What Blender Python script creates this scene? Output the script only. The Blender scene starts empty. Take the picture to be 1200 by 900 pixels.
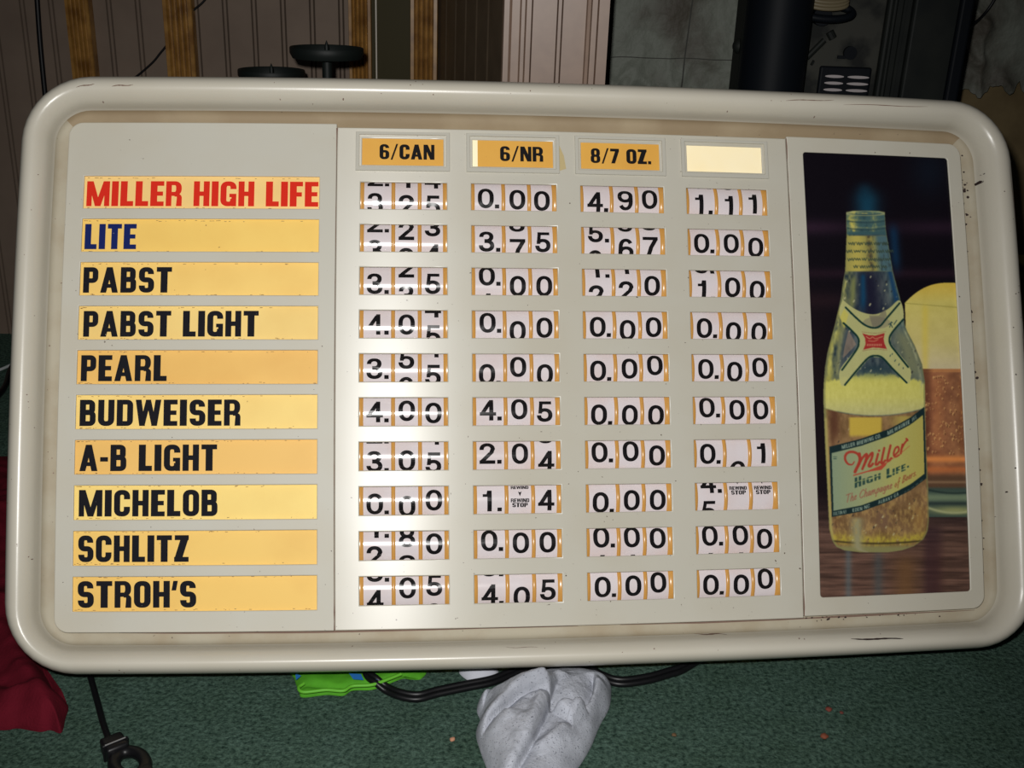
import bpy, bmesh, math, random
import numpy as np
from mathutils import Vector, Matrix

SC = bpy.context.scene
COL = SC.collection
rnd = random.Random(7)

# ------------------------------------------------------------------ camera
F_PX = 1267.0                                   # focal length for a 1200 px wide frame (38 mm equivalent)
UP = np.array([0.0353, 0.930, -0.3666]); UP /= np.linalg.norm(UP)     # gravity seen from the camera
YW = np.array([0, 0, 1.0]) - UP * UP[2]; YW /= np.linalg.norm(YW)
XW = np.cross(YW, UP)
if XW[0] < 0: XW = -XW                          # these camera axes are left handed
C2W = np.array([XW, YW, UP])                    # camera vector -> world vector
# pose of the sign in camera space (x right, y up, z forward)
SR = np.array([[0.99503, -0.01128, -0.09894],
               [0.00145,  0.99510, -0.09886],
               [0.09957,  0.09822,  0.99017]])
ST = np.array([0, 0, 1.00819])
BASE = np.array([0.030, -0.236, -0.115])        # where the housing's lower back edge meets the carpet

def sign_cam(x, y, z):
    # sign-local z points out of the face towards the viewer
    return SR[:, 0] * x + SR[:, 1] * y - SR[:, 2] * z + ST
CAM_H = -float((C2W @ sign_cam(*BASE))[2])
CAM = np.array([0, 0, CAM_H])
def to_world(c): return C2W @ np.asarray(c, float) + CAM
def ray(px, py):
    return C2W @ np.array([(px - 600) / F_PX, (450 - py) / F_PX, 1.0])
def at(px, py, Y):                              # the point seen at a pixel, on the vertical plane at depth Y
    d = ray(px, py); s = Y / d[1]
    return Vector(CAM + d * s)
def on_floor(px, py, z=0.0):
    d = ray(px, py); s = (z - CAM[2]) / d[2]
    return Vector(CAM + d * s)

cam_d = bpy.data.cameras.new('camera'); cam = bpy.data.objects.new('camera', cam_d); COL.objects.link(cam)
cam_d.sensor_width = 36.0; cam_d.lens = F_PX / 1200 * 36.0; cam_d.clip_start = 0.02
m = Matrix.Identity(4)
bx, by, bz = C2W @ np.array([1, 0, 0]), C2W @ np.array([0, 1, 0]), C2W @ np.array([0, 0, -1])
for i in range(3):
    m[i][0], m[i][1], m[i][2], m[i][3] = bx[i], by[i], bz[i], CAM[i]
cam.matrix_world = m
SC.camera = cam

# ------------------------------------------------------------------ light
SC.view_settings.view_transform = 'Standard'; SC.view_settings.look = 'None'
SC.view_settings.gamma = 1.0; SC.view_settings.exposure = 0.0; SC.view_settings.use_curve_mapping = False
W = bpy.data.worlds.new('world'); SC.world = W; W.use_nodes = True
W.node_tree.nodes['Background'].inputs[0].default_value = (0.75, 0.8, 1.0, 1)
W.node_tree.nodes['Background'].inputs[1].default_value = 0.012
# the camera's own flash, a few centimetres up and left of the lens
fl = bpy.data.lights.new('camera_flash', 'SPOT'); flo = bpy.data.objects.new('camera_flash', fl); COL.objects.link(flo)
fl.energy = 37; fl.color = (1.0, 0.985, 0.96); fl.shadow_soft_size = 0.011
fl.spot_size = math.radians(88); fl.spot_blend = 0.85
flo.location = Vector(CAM) + Vector(bx) * -0.030 + Vector(by) * 0.045
fdir = Vector(C2W @ np.array([-0.03, -0.03, 1.0]))
flo.rotation_euler = fdir.to_track_quat('-Z', 'Y').to_euler()

# ------------------------------------------------------------------ materials
def lin(c):
    c = np.asarray(c, float) / 255.0
    return np.where(c <= 0.04045, c / 12.92, ((c + 0.055) / 1.055) ** 2.4)
def mat(name, rgb, rough=0.5, spec=0.5, metal=0.0, emit=None, es=0.0, noise=None, speck=None, bump=None, coat=0.0):
    """rgb linear; noise=(scale, rgb2, lo, hi); speck=(scale, rgb, threshold); bump=(scale, strength, distance)"""
    M = bpy.data.materials.new(name); M.use_nodes = True; nt = M.node_tree; N = nt.nodes; L = nt.links
    b = N['Principled BSDF']
    b.inputs['Roughness'].default_value = rough; b.inputs['Metallic'].default_value = metal
    b.inputs['Specular IOR Level'].default_value = spec
    b.inputs['Coat Weight'].default_value = coat
    tc = N.new('ShaderNodeTexCoord'); src = None
    if noise:
        n = N.new('ShaderNodeTexNoise'); n.inputs['Scale'].default_value = noise[0]; n.inputs['Detail'].default_value = 5
        r = N.new('ShaderNodeMapRange'); r.inputs[1].default_value = noise[2]; r.inputs[2].default_value = noise[3]
        mx = N.new('ShaderNodeMix'); mx.data_type = 'RGBA'
        mx.inputs[6].default_value = (*rgb, 1); mx.inputs[7].default_value = (*noise[1], 1)
        L.new(tc.outputs['Object'], n.inputs['Vector']); L.new(n.outputs['Fac'], r.inputs[0]); L.new(r.outputs[0], mx.inputs[0])
        src = mx.outputs[2]
    if speck:
        v = N.new('ShaderNodeTexNoise'); v.inputs['Scale'].default_value = speck[0]; v.inputs['Detail'].default_value = 2
        r = N.new('ShaderNodeMapRange'); r.inputs[1].default_value = speck[2]; r.inputs[2].default_value = speck[2] + 0.03
        mx = N.new('ShaderNodeMix'); mx.data_type = 'RGBA'
        if src: L.new(src, mx.inputs[6])
        else: mx.inputs[6].default_value = (*rgb, 1)
        mx.inputs[7].default_value = (*speck[1], 1)
        L.new(tc.outputs['Object'], v.inputs['Vector']); L.new(v.outputs['Fac'], r.inputs[0]); L.new(r.outputs[0], mx.inputs[0])
        src = mx.outputs[2]
    if src: L.new(src, b.inputs['Base Color'])
    else: b.inputs['Base Color'].default_value = (*rgb, 1)
    if emit is not None:
        b.inputs['Emission Color'].default_value = (*emit, 1); b.inputs['Emission Strength'].default_value = es
    if bump:
        n = N.new('ShaderNodeTexNoise'); n.inputs['Scale'].default_value = bump[0]; n.inputs['Detail'].default_value = 4
        bp = N.new('ShaderNodeBump'); bp.inputs['Strength'].default_value = bump[1]; bp.inputs['Distance'].default_value = bump[2]
        L.new(tc.outputs['Object'], n.inputs['Vector']); L.new(n.outputs['Fac'], bp.inputs['Height']); L.new(bp.outputs[0], b.inputs['Normal'])
    return M

M_frame = mat('cream_plastic', (0.58, 0.545, 0.46), 0.30, 0.5, noise=(9, (0.55, 0.51, 0.42), 0.4, 0.75), speck=(330, (0.12, 0.09, 0.07), 0.79), bump=(900, 0.05, 0.0005))
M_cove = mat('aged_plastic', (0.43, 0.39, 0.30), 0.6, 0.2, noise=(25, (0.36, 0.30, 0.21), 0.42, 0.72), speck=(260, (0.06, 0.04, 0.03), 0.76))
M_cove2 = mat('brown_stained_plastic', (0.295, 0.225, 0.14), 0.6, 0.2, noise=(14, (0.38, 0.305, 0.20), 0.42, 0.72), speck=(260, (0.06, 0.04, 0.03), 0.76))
M_panel = mat('ivory_panel', (0.56, 0.535, 0.455), 0.34, 0.6, noise=(12, (0.535, 0.50, 0.41), 0.4, 0.7), speck=(300, (0.10, 0.07, 0.05), 0.745))
def drawn_sheen(M, amount):
    # the moulded face has a drawn grain, so a highlight on it runs up and down the sign
    b = M.node_tree.nodes['Principled BSDF']; t = M.node_tree.nodes.new('ShaderNodeCombineXYZ')
    for k, v in zip('XYZ', C2W @ SR[:, 1]): t.inputs[k].default_value = float(v)
    M.node_tree.links.new(t.outputs[0], b.inputs['Tangent']); b.inputs['Anisotropic'].default_value = amount
drawn_sheen(M_panel, 0.85)
M_panel_matt = mat('matt_ivory_panel', (0.55, 0.53, 0.455), 0.52, 0.4, noise=(12, (0.535, 0.50, 0.41), 0.4, 0.7), speck=(300, (0.10, 0.07, 0.05), 0.745))
M_house = mat('housing_metal', (0.16, 0.15, 0.13), 0.6)
M_ink = mat('black_ink', (0.010, 0.009, 0.010), 0.17, 0.4)
M_ink3 = mat('matt_black_print', (0.010, 0.009, 0.010), 0.7, 0.1)
M_ink2 = mat('black_letter_vinyl', (0.012, 0.012, 0.016), 0.7, 0.05, speck=(420, (0.35, 0.33, 0.28), 0.77))
M_red = mat('red_letter_vinyl', (0.72, 0.03, 0.015), 0.7, 0.05, speck=(420, (0.2, 0.05, 0.03), 0.78))
M_blue = mat('navy_letter_vinyl', (0.01, 0.02, 0.12), 0.7, 0.05, speck=(420, (0.3, 0.3, 0.3), 0.78))
M_tape = mat('white_tape', (0.69, 0.635, 0.655), 0.17, 0.5, emit=(1.0, 0.80, 0.72), es=0.05, noise=(30, (0.66, 0.56, 0.55), 0.45, 0.75))
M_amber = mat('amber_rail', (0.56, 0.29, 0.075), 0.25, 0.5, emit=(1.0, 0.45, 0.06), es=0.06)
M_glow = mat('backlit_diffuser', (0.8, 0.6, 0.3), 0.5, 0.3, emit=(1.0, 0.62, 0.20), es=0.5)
M_grime = mat('grime', (0.035, 0.022, 0.02), 0.8, 0.2)
M_grime2 = mat('brown_grime', (0.20, 0.13, 0.10), 0.8, 0.2)
M_black = mat('black_rubber', (0.005, 0.005, 0.006), 0.42, 0.35)
M_iron = mat('black_iron', (0.006, 0.009, 0.008), 0.55, 0.3)

# ------------------------------------------------------------------ object helpers
def link(name, me, parent=None):
    o = bpy.data.objects.new(name, me); COL.objects.link(o)
    if parent: o.parent = parent
    return o
def mesh(name, verts, faces, mats, parent=None, midx=None, smooth=False):
    me = bpy.data.meshes.new(name); me.from_pydata([tuple(v) for v in verts], [], faces)
    for M in (mats if isinstance(mats, (list, tuple)) else [mats]): me.materials.append(M)
    if midx is not None: me.polygons.foreach_set('material_index', midx)
    if smooth: me.polygons.foreach_set('use_smooth', [True] * len(faces))
    me.update()
    return link(name, me, parent)
def tag(o, label=None, cat=None, group=None, kind=None):
    if label: o['label'] = label
    if cat: o['category'] = cat
    if group: o['group'] = group
    if kind: o['kind'] = kind
    return o
def lerp(a, b, t): return a + (b - a) * t
class MB:
    def __init__(s): s.v = []; s.f = []; s.m = []
    def quadstrip(s, rows, mi=0, close=False):
        """rows: lists of equal length of points; faces between consecutive rows"""
        n = len(rows[0]); b = len(s.v)
        for r in rows: s.v.extend(r)
        for i in range(len(rows) - 1):
            for j in range(n if close else n - 1):
                a = b + i * n + j; c = b + i * n + (j + 1) % n
                s.f.append((a, c, c + n, a + n)); s.m.append(mi)
    def poly(s, pts, mi=0):
        b = len(s.v); s.v.extend(pts); s.f.append(tuple(range(b, b + len(pts)))); s.m.append(mi)
    def box(s, c, d, R=None, mi=0, bev=0.0):
        bm = bmesh.new(); bmesh.ops.create_cube(bm, size=1)
        for v in bm.verts: v.co = Vector((v.co.x * d[0], v.co.y * d[1], v.co.z * d[2]))
        if bev: bmesh.ops.bevel(bm, geom=bm.edges[:], offset=bev, segments=3, affect='EDGES', profile=0.5)
        s.addbm(bm, c, R, mi)
    def addbm(s, bm, c=(0, 0, 0), R=None, mi=0):
        b = len(s.v); bm.verts.index_update()
        for v in bm.verts: s.v.append((R @ v.co if R else v.co) + Vector(c))
        for f in bm.faces: s.f.append(tuple(b + v.index for v in f.verts)); s.m.append(mi)
        bm.free()
    def tube(s, pts, r, n=10, mi=0, caps=True, flat=1.0):
        pts = [Vector(p) for p in pts]; rows = []
        prev = None
        for i, p in enumerate(pts):
            t = (pts[min(i + 1, len(pts) - 1)] - pts[max(i - 1, 0)]).normalized()
            if prev is None:
                a = t.cross(Vector((0, 0, 1)))
                if a.length < 1e-3: a = t.cross(Vector((0, 1, 0)))
            else: a = prev - t * prev.dot(t)
            a.normalize(); b = t.cross(a); prev = a
            rr = r[i] if isinstance(r, (list, tuple)) else r
            rows.append([p + a * (math.cos(2 * math.pi * k / n) * rr) + b * (math.sin(2 * math.pi * k / n) * rr * flat) for k in range(n)])
        s.quadstrip(rows, mi, close=True)
        if caps:
            s.poly(list(reversed(rows[0])), mi); s.poly(rows[-1], mi)
    def lathe(s, c, prof, n=32, mi=0):
        c = Vector(c)
        rows = [[c + Vector((math.cos(2 * math.pi * k / n) * r, math.sin(2 * math.pi * k / n) * r, z)) for k in range(n)] for r, z in prof]
        s.quadstrip(rows, mi, close=True)
    def build(s, name, mats, parent=None, smooth=False):
        return mesh(name, s.v, s.f, mats, parent, s.m, smooth)
def spline(pts, n=8):
    """Catmull-Rom through points (Vectors or tuples)"""
    P = [Vector(p) for p in pts]; P = [P[0] * 2 - P[1]] + P + [P[-1] * 2 - P[-2]]; out = []
    for i in range(1, len(P) - 2):
        for k in range(n):
            t = k / n; a, b, c, d = P[i - 1], P[i], P[i + 1], P[i + 2]
            out.append(0.5 * ((2 * b) + (c - a) * t + (2 * a - 5 * b + 4 * c - d) * t * t + (3 * b - a - 3 * c + d) * t ** 3))
    out.append(P[-2]); return out
def smooth_by_angle(o, deg=40):
    me = o.data
    me.polygons.foreach_set('use_smooth', [True] * len(me.polygons))
    me.set_sharp_from_angle(angle=math.radians(deg)); return o

# ================================================================== setting
Yw = 1.75                                       # back wall depth
def floor_bits():
    n = 40
    v = [(-2.2, -0.9, 0), (2.2, -0.9, 0), (2.2, 2.0, 0), (-2.2, 2.0, 0)]
    M = mat('green_carpet', (0.022, 0.062, 0.05), 0.95, 0.1)
    nt = M.node_tree; N = nt.nodes; L = nt.links; b = N['Principled BSDF']
    tc = N.new('ShaderNodeTexCoord')
    n1 = N.new('ShaderNodeTexNoise'); n1.inputs['Scale'].default_value = 230; n1.inputs['Detail'].default_value = 6; n1.inputs['Roughness'].default_value = 0.7
    n2 = N.new('ShaderNodeTexNoise'); n2.inputs['Scale'].default_value = 26; n2.inputs['Detail'].default_value = 4
    cr = N.new('ShaderNodeValToRGB'); e = cr.color_ramp.elements
    e[0].position = 0.33; e[0].color = (0.012, 0.032, 0.024, 1); e[1].position = 0.66; e[1].color = (0.125, 0.21, 0.165, 1)
    mx = N.new('ShaderNodeMix'); mx.data_type = 'RGBA'; mx.blend_type = 'MULTIPLY'; mx.inputs[0].default_value = 0.55
    cr2 = N.new('ShaderNodeValToRGB'); e = cr2.color_ramp.elements
    e[0].position = 0.3; e[0].color = (0.55, 0.6, 0.5, 1); e[1].position = 0.7; e[1].color = (1, 1, 1, 1)
    bp = N.new('ShaderNodeBump'); bp.inputs['Strength'].default_value = 0.9; bp.inputs['Distance'].default_value = 0.004
    for x in (n1, n2): L.new(tc.outputs['Object'], x.inputs['Vector'])
    L.new(n1.outputs['Fac'], cr.inputs[0]); L.new(n2.outputs['Fac'], cr2.inputs[0])
    L.new(cr.outputs[0], mx.inputs[6]); L.new(cr2.outputs[0], mx.inputs[7]); L.new(mx.outputs[2], b.inputs['Base Color'])
    L.new(n1.outputs['Fac'], bp.inputs['Height']); L.new(bp.outputs[0], b.inputs['Normal'])
    tag(mesh('floor', v, [(0, 1, 2, 3)], M), kind='structure')
floor_bits()

def X_at(px, Y, py=50): return at(px, py, Y).x
M_bead = mat('beige_beadboard', (0.185, 0.138, 0.105), 0.6, 0.2, noise=(18, (0.16, 0.118, 0.09), 0.35, 0.7))
M_pier = mat('pink_beige_panelling', (0.31, 0.21, 0.155), 0.4, 0.4, noise=(60, (0.275, 0.185, 0.138), 0.35, 0.7))
M_shadepanel = mat('shade_toned_panelling', (0.115, 0.085, 0.055), 0.5, 0.35, noise=(30, (0.09, 0.066, 0.043), 0.35, 0.7))  # pier return: base colour darkened to stand for shade under the grazing flash
WH = 1.55
def profile_wall(name, prof, mats, z0=0.0, z1=WH):
    """prof: list of (x, y, material index of the strip to the next point)"""
    b = MB()
    for (a, c) in zip(prof[:-1], prof[1:]):
        b.poly([Vector((a[0], a[1], z0)), Vector((c[0], c[1], z0)), Vector((c[0], c[1], z1)), Vector((a[0], a[1], z1))], a[2])
    return tag(b.build(name, mats), kind='structure')
def beadboard(x0, x1, Y, step, phase, w=0.0028, d=0.007, gap=0.0065):
    pr = [(x0, Y, 0)]; x = phase + math.ceil((x0 - phase) / step) * step
    while x < x1 - 0.02:
        if x > x0 + 0.01:
            for g in (x, x + gap): pr += [(g, Y, 0), (g + w / 2, Y + d, 0), (g + w, Y, 0)]
        x += step
    pr.append((x1, Y, 0)); return pr
ph = X_at(296, Yw); st = (X_at(397, Yw) - X_at(296, Yw)) / 3
profile_wall('wall_back', beadboard(-2.2, X_at(520, Yw), Yw, st, ph), [M_bead])
# the panelled pier that juts out of the wall: left return with its shade put into the colour, then the pink-beige face with its mouldings
Yp = 1.38
def xp(px): return X_at(px, Yp)
def pier():
    x0, x1 = X_at(512, Yw), xp(590)
    pr = []
    for k in range(7):                           # grooves of the return side
        t = k / 6.3; t2 = t + 0.02
        if t2 > 0.93: break
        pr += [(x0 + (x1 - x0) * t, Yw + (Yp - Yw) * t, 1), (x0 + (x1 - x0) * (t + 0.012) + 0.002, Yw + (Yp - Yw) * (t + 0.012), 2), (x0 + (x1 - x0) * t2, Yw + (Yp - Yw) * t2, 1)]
    pr += [(xp(588), Yp + 0.004, 0), (xp(590), Yp - 0.004, 0), (xp(596), Yp - 0.004, 0), (xp(599), Yp, 0)]
    pr += [(xp(608), Yp, 0), (xp(610), Yp - 0.005, 0), (xp(614), Yp - 0.005, 0), (xp(616), Yp, 0)]
    for g in (621.5, 651, 656.5):
        pr += [(xp(g), Yp, 0), (xp(g + 0.9), Yp + 0.005, 0), (xp(g + 1.8), Yp, 0)]
    pr += [(xp(685), Yp, 0), (xp(686.5), Yp - 0.005, 0), (xp(690), Yp - 0.006, 0), (xp(692), Yp, 0)]
    pr += [(xp(698), Yp, 0), (xp(699), Yp + 0.004, 0), (xp(700), Yp, 0), (xp(712), Yp, 0), (xp(712) + 0.02, Yw, 0)]
    profile_wall('wall_pier', pr, [M_pier, M_shadepanel, mat('panel_bead', (0.16, 0.12, 0.09), 0.4)])
pier()
# right stretch: wood panelling with a crumpled stone-look sheet hanging over it
M_wood2 = mat('brown_wood_panelling', (0.17, 0.125, 0.060), 0.5, 0.3, noise=(25, (0.12, 0.085, 0.04), 0.35, 0.7))
profile_wall('wall_right', beadboard(X_at(700, Yw), 2.2, Yw, 0.075, X_at(1168, Yw), 0.003, 0.005, 0.0), [M_wood2])

M_trim = mat('fluted_oak', (0.33, 0.17, 0.040), 0.35, 0.5, noise=(40, (0.17, 0.075, 0.015), 0.38, 0.68))
def fluted(name, pxa, pxb, Y):
    xa, xb = X_at(pxa, Y), X_at(pxb, Y); w = xb - xa; pr = [(xa, Y + 0.019)]
    pr += [(xa, Y + 0.002), (xa + w * 0.02, Y)]
    nfl = 4
    for k in range(nfl):
        a = xa + w * (0.14 + 0.72 * k / nfl); b = xa + w * (0.14 + 0.72 * (k + 1) / nfl)
        pr.append((a, Y))
        for j in range(1, 6):
            t = j / 6; pr.append((a + (b - a) * t, Y + 0.006 * math.sin(math.pi * t)))
    pr += [(xa + w * 0.86, Y), (xb - w * 0.02, Y), (xb, Y + 0.002), (xb, Y + 0.019)]
    b = MB(); b.quadstrip([[Vector((x, y, 0.0)) for x, y in pr], [Vector((x, y, WH)) for x, y in pr]])
    tag(b.build(name, [M_trim]), kind='structure')
fluted('trim_1', 80, 107.5, Yw - 0.02); fluted('trim_2', 193, 227, Yw - 0.02)
fluted('trim_3', 408.5, 435, Yw - 0.02); fluted('trim_4', 480.5, 512.5, Yw - 0.02)
def pane():
    b = MB(); xa, xb = X_at(434, Yw - 0.012), X_at(482, Yw - 0.012)
    b.box(((xa + xb) / 2, Yw - 0.007, WH / 2), (xb - xa, 0.006, WH - 0.1), mi=0)
    xs = X_at(441, Yw - 0.013); b.box((xs, Yw - 0.012, WH / 2), (0.002, 0.004, WH - 0.1), mi=1)
    tag(b.build('window_1', [mat('dark_olive_glass', (0.040, 0.033, 0.013), 0.5, 0.08), mat('pale_edge_strip', (0.5, 0.45, 0.38), 0.3)]), kind='structure')
pane()

# stone-look sheet: crumpled, thin, with a torn lower edge to the right of the heater
def fbm(x, y, seed=0, oct=4):
    r = 0; a = 1.0; f = 1.0
    for o in range(oct):
        xi, yi = math.floor(x * f), math.floor(y * f); fx, fy = x * f - xi, y * f - yi
        fx = fx * fx * (3 - 2 * fx); fy = fy * fy * (3 - 2 * fy)
        def h(i, j):
            n = (i * 374761393 + j * 668265263 + (seed + o) * 144665) & 0xffffffff
            n = ((n ^ (n >> 13)) * 1274126177) & 0xffffffff
            return ((n ^ (n >> 16)) & 0xffff) / 65535
        v = (h(xi, yi) * (1 - fx) + h(xi + 1, yi) * fx) * (1 - fy) + (h(xi, yi + 1) * (1 - fx) + h(xi + 1, yi + 1) * fx) * fy
        r += a * (v - 0.5); a *= 0.5; f *= 2
    return r
M_stone = mat('stone_look_sheet', (0.165, 0.178, 0.150), 0.6, 0.3, noise=(11, (0.075, 0.066, 0.052), 0.44, 0.66), bump=(22, 0.8, 0.012))
M_stone2 = mat('sheet_seam', (0.045, 0.045, 0.038), 0.8)
def stone_sheet():
    b = MB(); nx, nz = 220, 90; xa, xb = X_at(716, Yw - 0.02), X_at(1300, Yw - 0.02)
    zt = WH; rows = []
    seam = X_at(803, Yw - 0.02); torn = X_at(1122, Yw - 0.02)
    zl = at(1150, 105, Yw - 0.02).z; zs = at(760, 68, Yw - 0.02).z; mid = 0.25
    def surf(x, z):
        y = Yw - 0.030 + 0.010 * fbm(x * 7, z * 7, 11, 5)
        wr = 1 - abs(2 * fbm(x * 9 + z * 4, z * 6 - x * 2, 21, 3)) * 3; y -= 0.010 * max(0, wr) ** 3
        low = max(0, 1 - abs(z - zs + 0.06) / 0.10); w2 = 1 - abs(2 * fbm(x * 15, z * 9, 33, 2)) * 3
        return min(y - low * 0.012 * max(0, w2) ** 2, Yw - 0.006)
    for j in range(nz + 1):
        r = []
        for i in range(nx + 1):
            x = xa + (xb - xa) * i / nx
            z0 = 0.02 if x < torn - 0.03 else zl - (x - torn) * 0.14 + 0.03 * abs(fbm(x * 16, 1.7, 3)) + 0.03 * fbm(x * 50, 7, 5)
            t = j / nz; zm = max(z0 + 0.001, zs - 0.20); zh = zs + 0.20      # most rows where the sheet shows
            z = lerp(z0, zm, t / .1) if t < .1 else (lerp(zm, zh, (t - .1) / .75) if t < .85 else lerp(zh, zt, (t - .85) / .15))
            r.append(Vector((x, surf(x, z), z)))
        rows.append(r)
    b.quadstrip(rows)
    def seam_line(pts, w, up):                   # joins between the printed slabs
        ra, rb = [], []
        for (x, z) in pts:
            d = (0, w) if up else (w, 0)
            ra.append(Vector((x - d[0], surf(x - d[0], z - d[1]) - 0.0012, z - d[1]))); rb.append(Vector((x + d[0], surf(x + d[0], z + d[1]) - 0.0012, z + d[1])))
        b.quadstrip([ra, rb], 1)
    seam_line([(seam - (zs - z) * 0.05, z) for z in [zs - 0.2 + 0.006 * k for k in range(70)]], 0.0011, False)
    seam_line([(x, zs + 0.006 * fbm(x * 6, 3, 2)) for x in [xa + 0.005 * k for k in range(int((torn - xa - 0.08) / 0.005))]], 0.0007, True)
    b.quadstrip([[p + Vector((0, 0.002, 0)) for p in r] for r in rows])
    b.quadstrip([rows[0], [p + Vector((0, 0.002, 0)) for p in rows[0]]])
    o = b.build('wall_sheet', [M_stone, M_stone2], smooth=True)
    tag(o, kind='structure')
stone_sheet()

# ================================================================== glyphs (quads in a unit box, cap height 1)
def bar(x0, y0, x1, y1, w, n=6):
    """slanted bar cut flat at both ends; w measured along x"""
    q = []
    for k in range(n):
        a, c = k / n, (k + 1) / n
        xa, ya, xc, yc = x0 + (x1 - x0) * a, y0 + (y1 - y0) * a, x0 + (x1 - x0) * c, y0 + (y1 - y0) * c
        q.append(((xa - w / 2, ya), (xa + w / 2, ya), (xc + w / 2, yc), (xc - w / 2, yc)))
    return q
def rect(x0, y0, x1, y1, n=None):
    n = n or max(1, int(abs(y1 - y0) / 0.17 + 0.5)); q = []
    for k in range(n):
        a, c = y0 + (y1 - y0) * k / n, y0 + (y1 - y0) * (k + 1) / n
        q.append(((x0, a), (x1, a), (x1, c), (x0, c)))
    return q
def ring(x0, y0, x1, y1, rx, ry, wx, wy, seq, na=8):
    irx, iry = max(rx - wx, 0.012), max(ry - wy, 0.012)
    cen = {'TR': (x1 - rx, y1 - ry, 0), 'TL': (x0 + rx, y1 - ry, 90), 'BL': (x0 + rx, y0 + ry, 180), 'BR': (x1 - rx, y0 + ry, 270)}
    pairs = []
    for s in seq:
        if isinstance(s, tuple):
            k = s[0]
            if k == 'R': pairs.append(((x1, s[1]), (x1 - wx, s[1])))
            elif k == 'L': pairs.append(((x0, s[1]), (x0 + wx, s[1])))
            elif k == 'T': pairs.append(((s[1], y1), (s[1], y1 - wy)))
            elif k == 'B': pairs.append(((s[1], y0), (s[1], y0 + wy)))
        if not isinstance(s, tuple) or s[0] == 'A':
            if isinstance(s, tuple): k, t0, t1 = s[1:]
            else: k = s.lstrip('-'); t0, t1 = (1, 0) if s.startswith('-') else (0, 1)
            cx, cy, a0 = cen[k]
            for j in range(na + 1):
                t = t0 + (t1 - t0) * j / na
                a = math.radians(a0 + 90 * t); ca, sa = math.cos(a), math.sin(a)
                e = 0.93
                px = math.copysign(abs(ca) ** e, ca); py = math.copysign(abs(sa) ** e, sa)
                icx = cx; icy = cy
                # the inner arc shares the outer arc's centre, so the straight walls keep their thickness
                pairs.append(((cx + rx * px, cy + ry * py), (icx + irx * px, icy + iry * py)))
    q = []
    for (o1, i1), (o2, i2) in zip(pairs[:-1], pairs[1:]):
        nn = max(1, int(math.dist(o1, o2) / 0.18))
        for k in range(nn):
            f = lambda p, r, t: (p[0] + (r[0] - p[0]) * t, p[1] + (r[1] - p[1]) * t)
            a, c = k / nn, (k + 1) / nn
            q.append((f(o1, o2, a), f(o1, o2, c), f(i1, i2, c), f(i1, i2, a)))
    return q
ALL = ['TR', 'TL', 'BL', 'BR']
def full(x0, y0, x1, y1, rx, ry, wx, wy): return ring(x0, y0, x1, y1, rx, ry, wx, wy, ALL + [('R', y1 - ry)])
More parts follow.
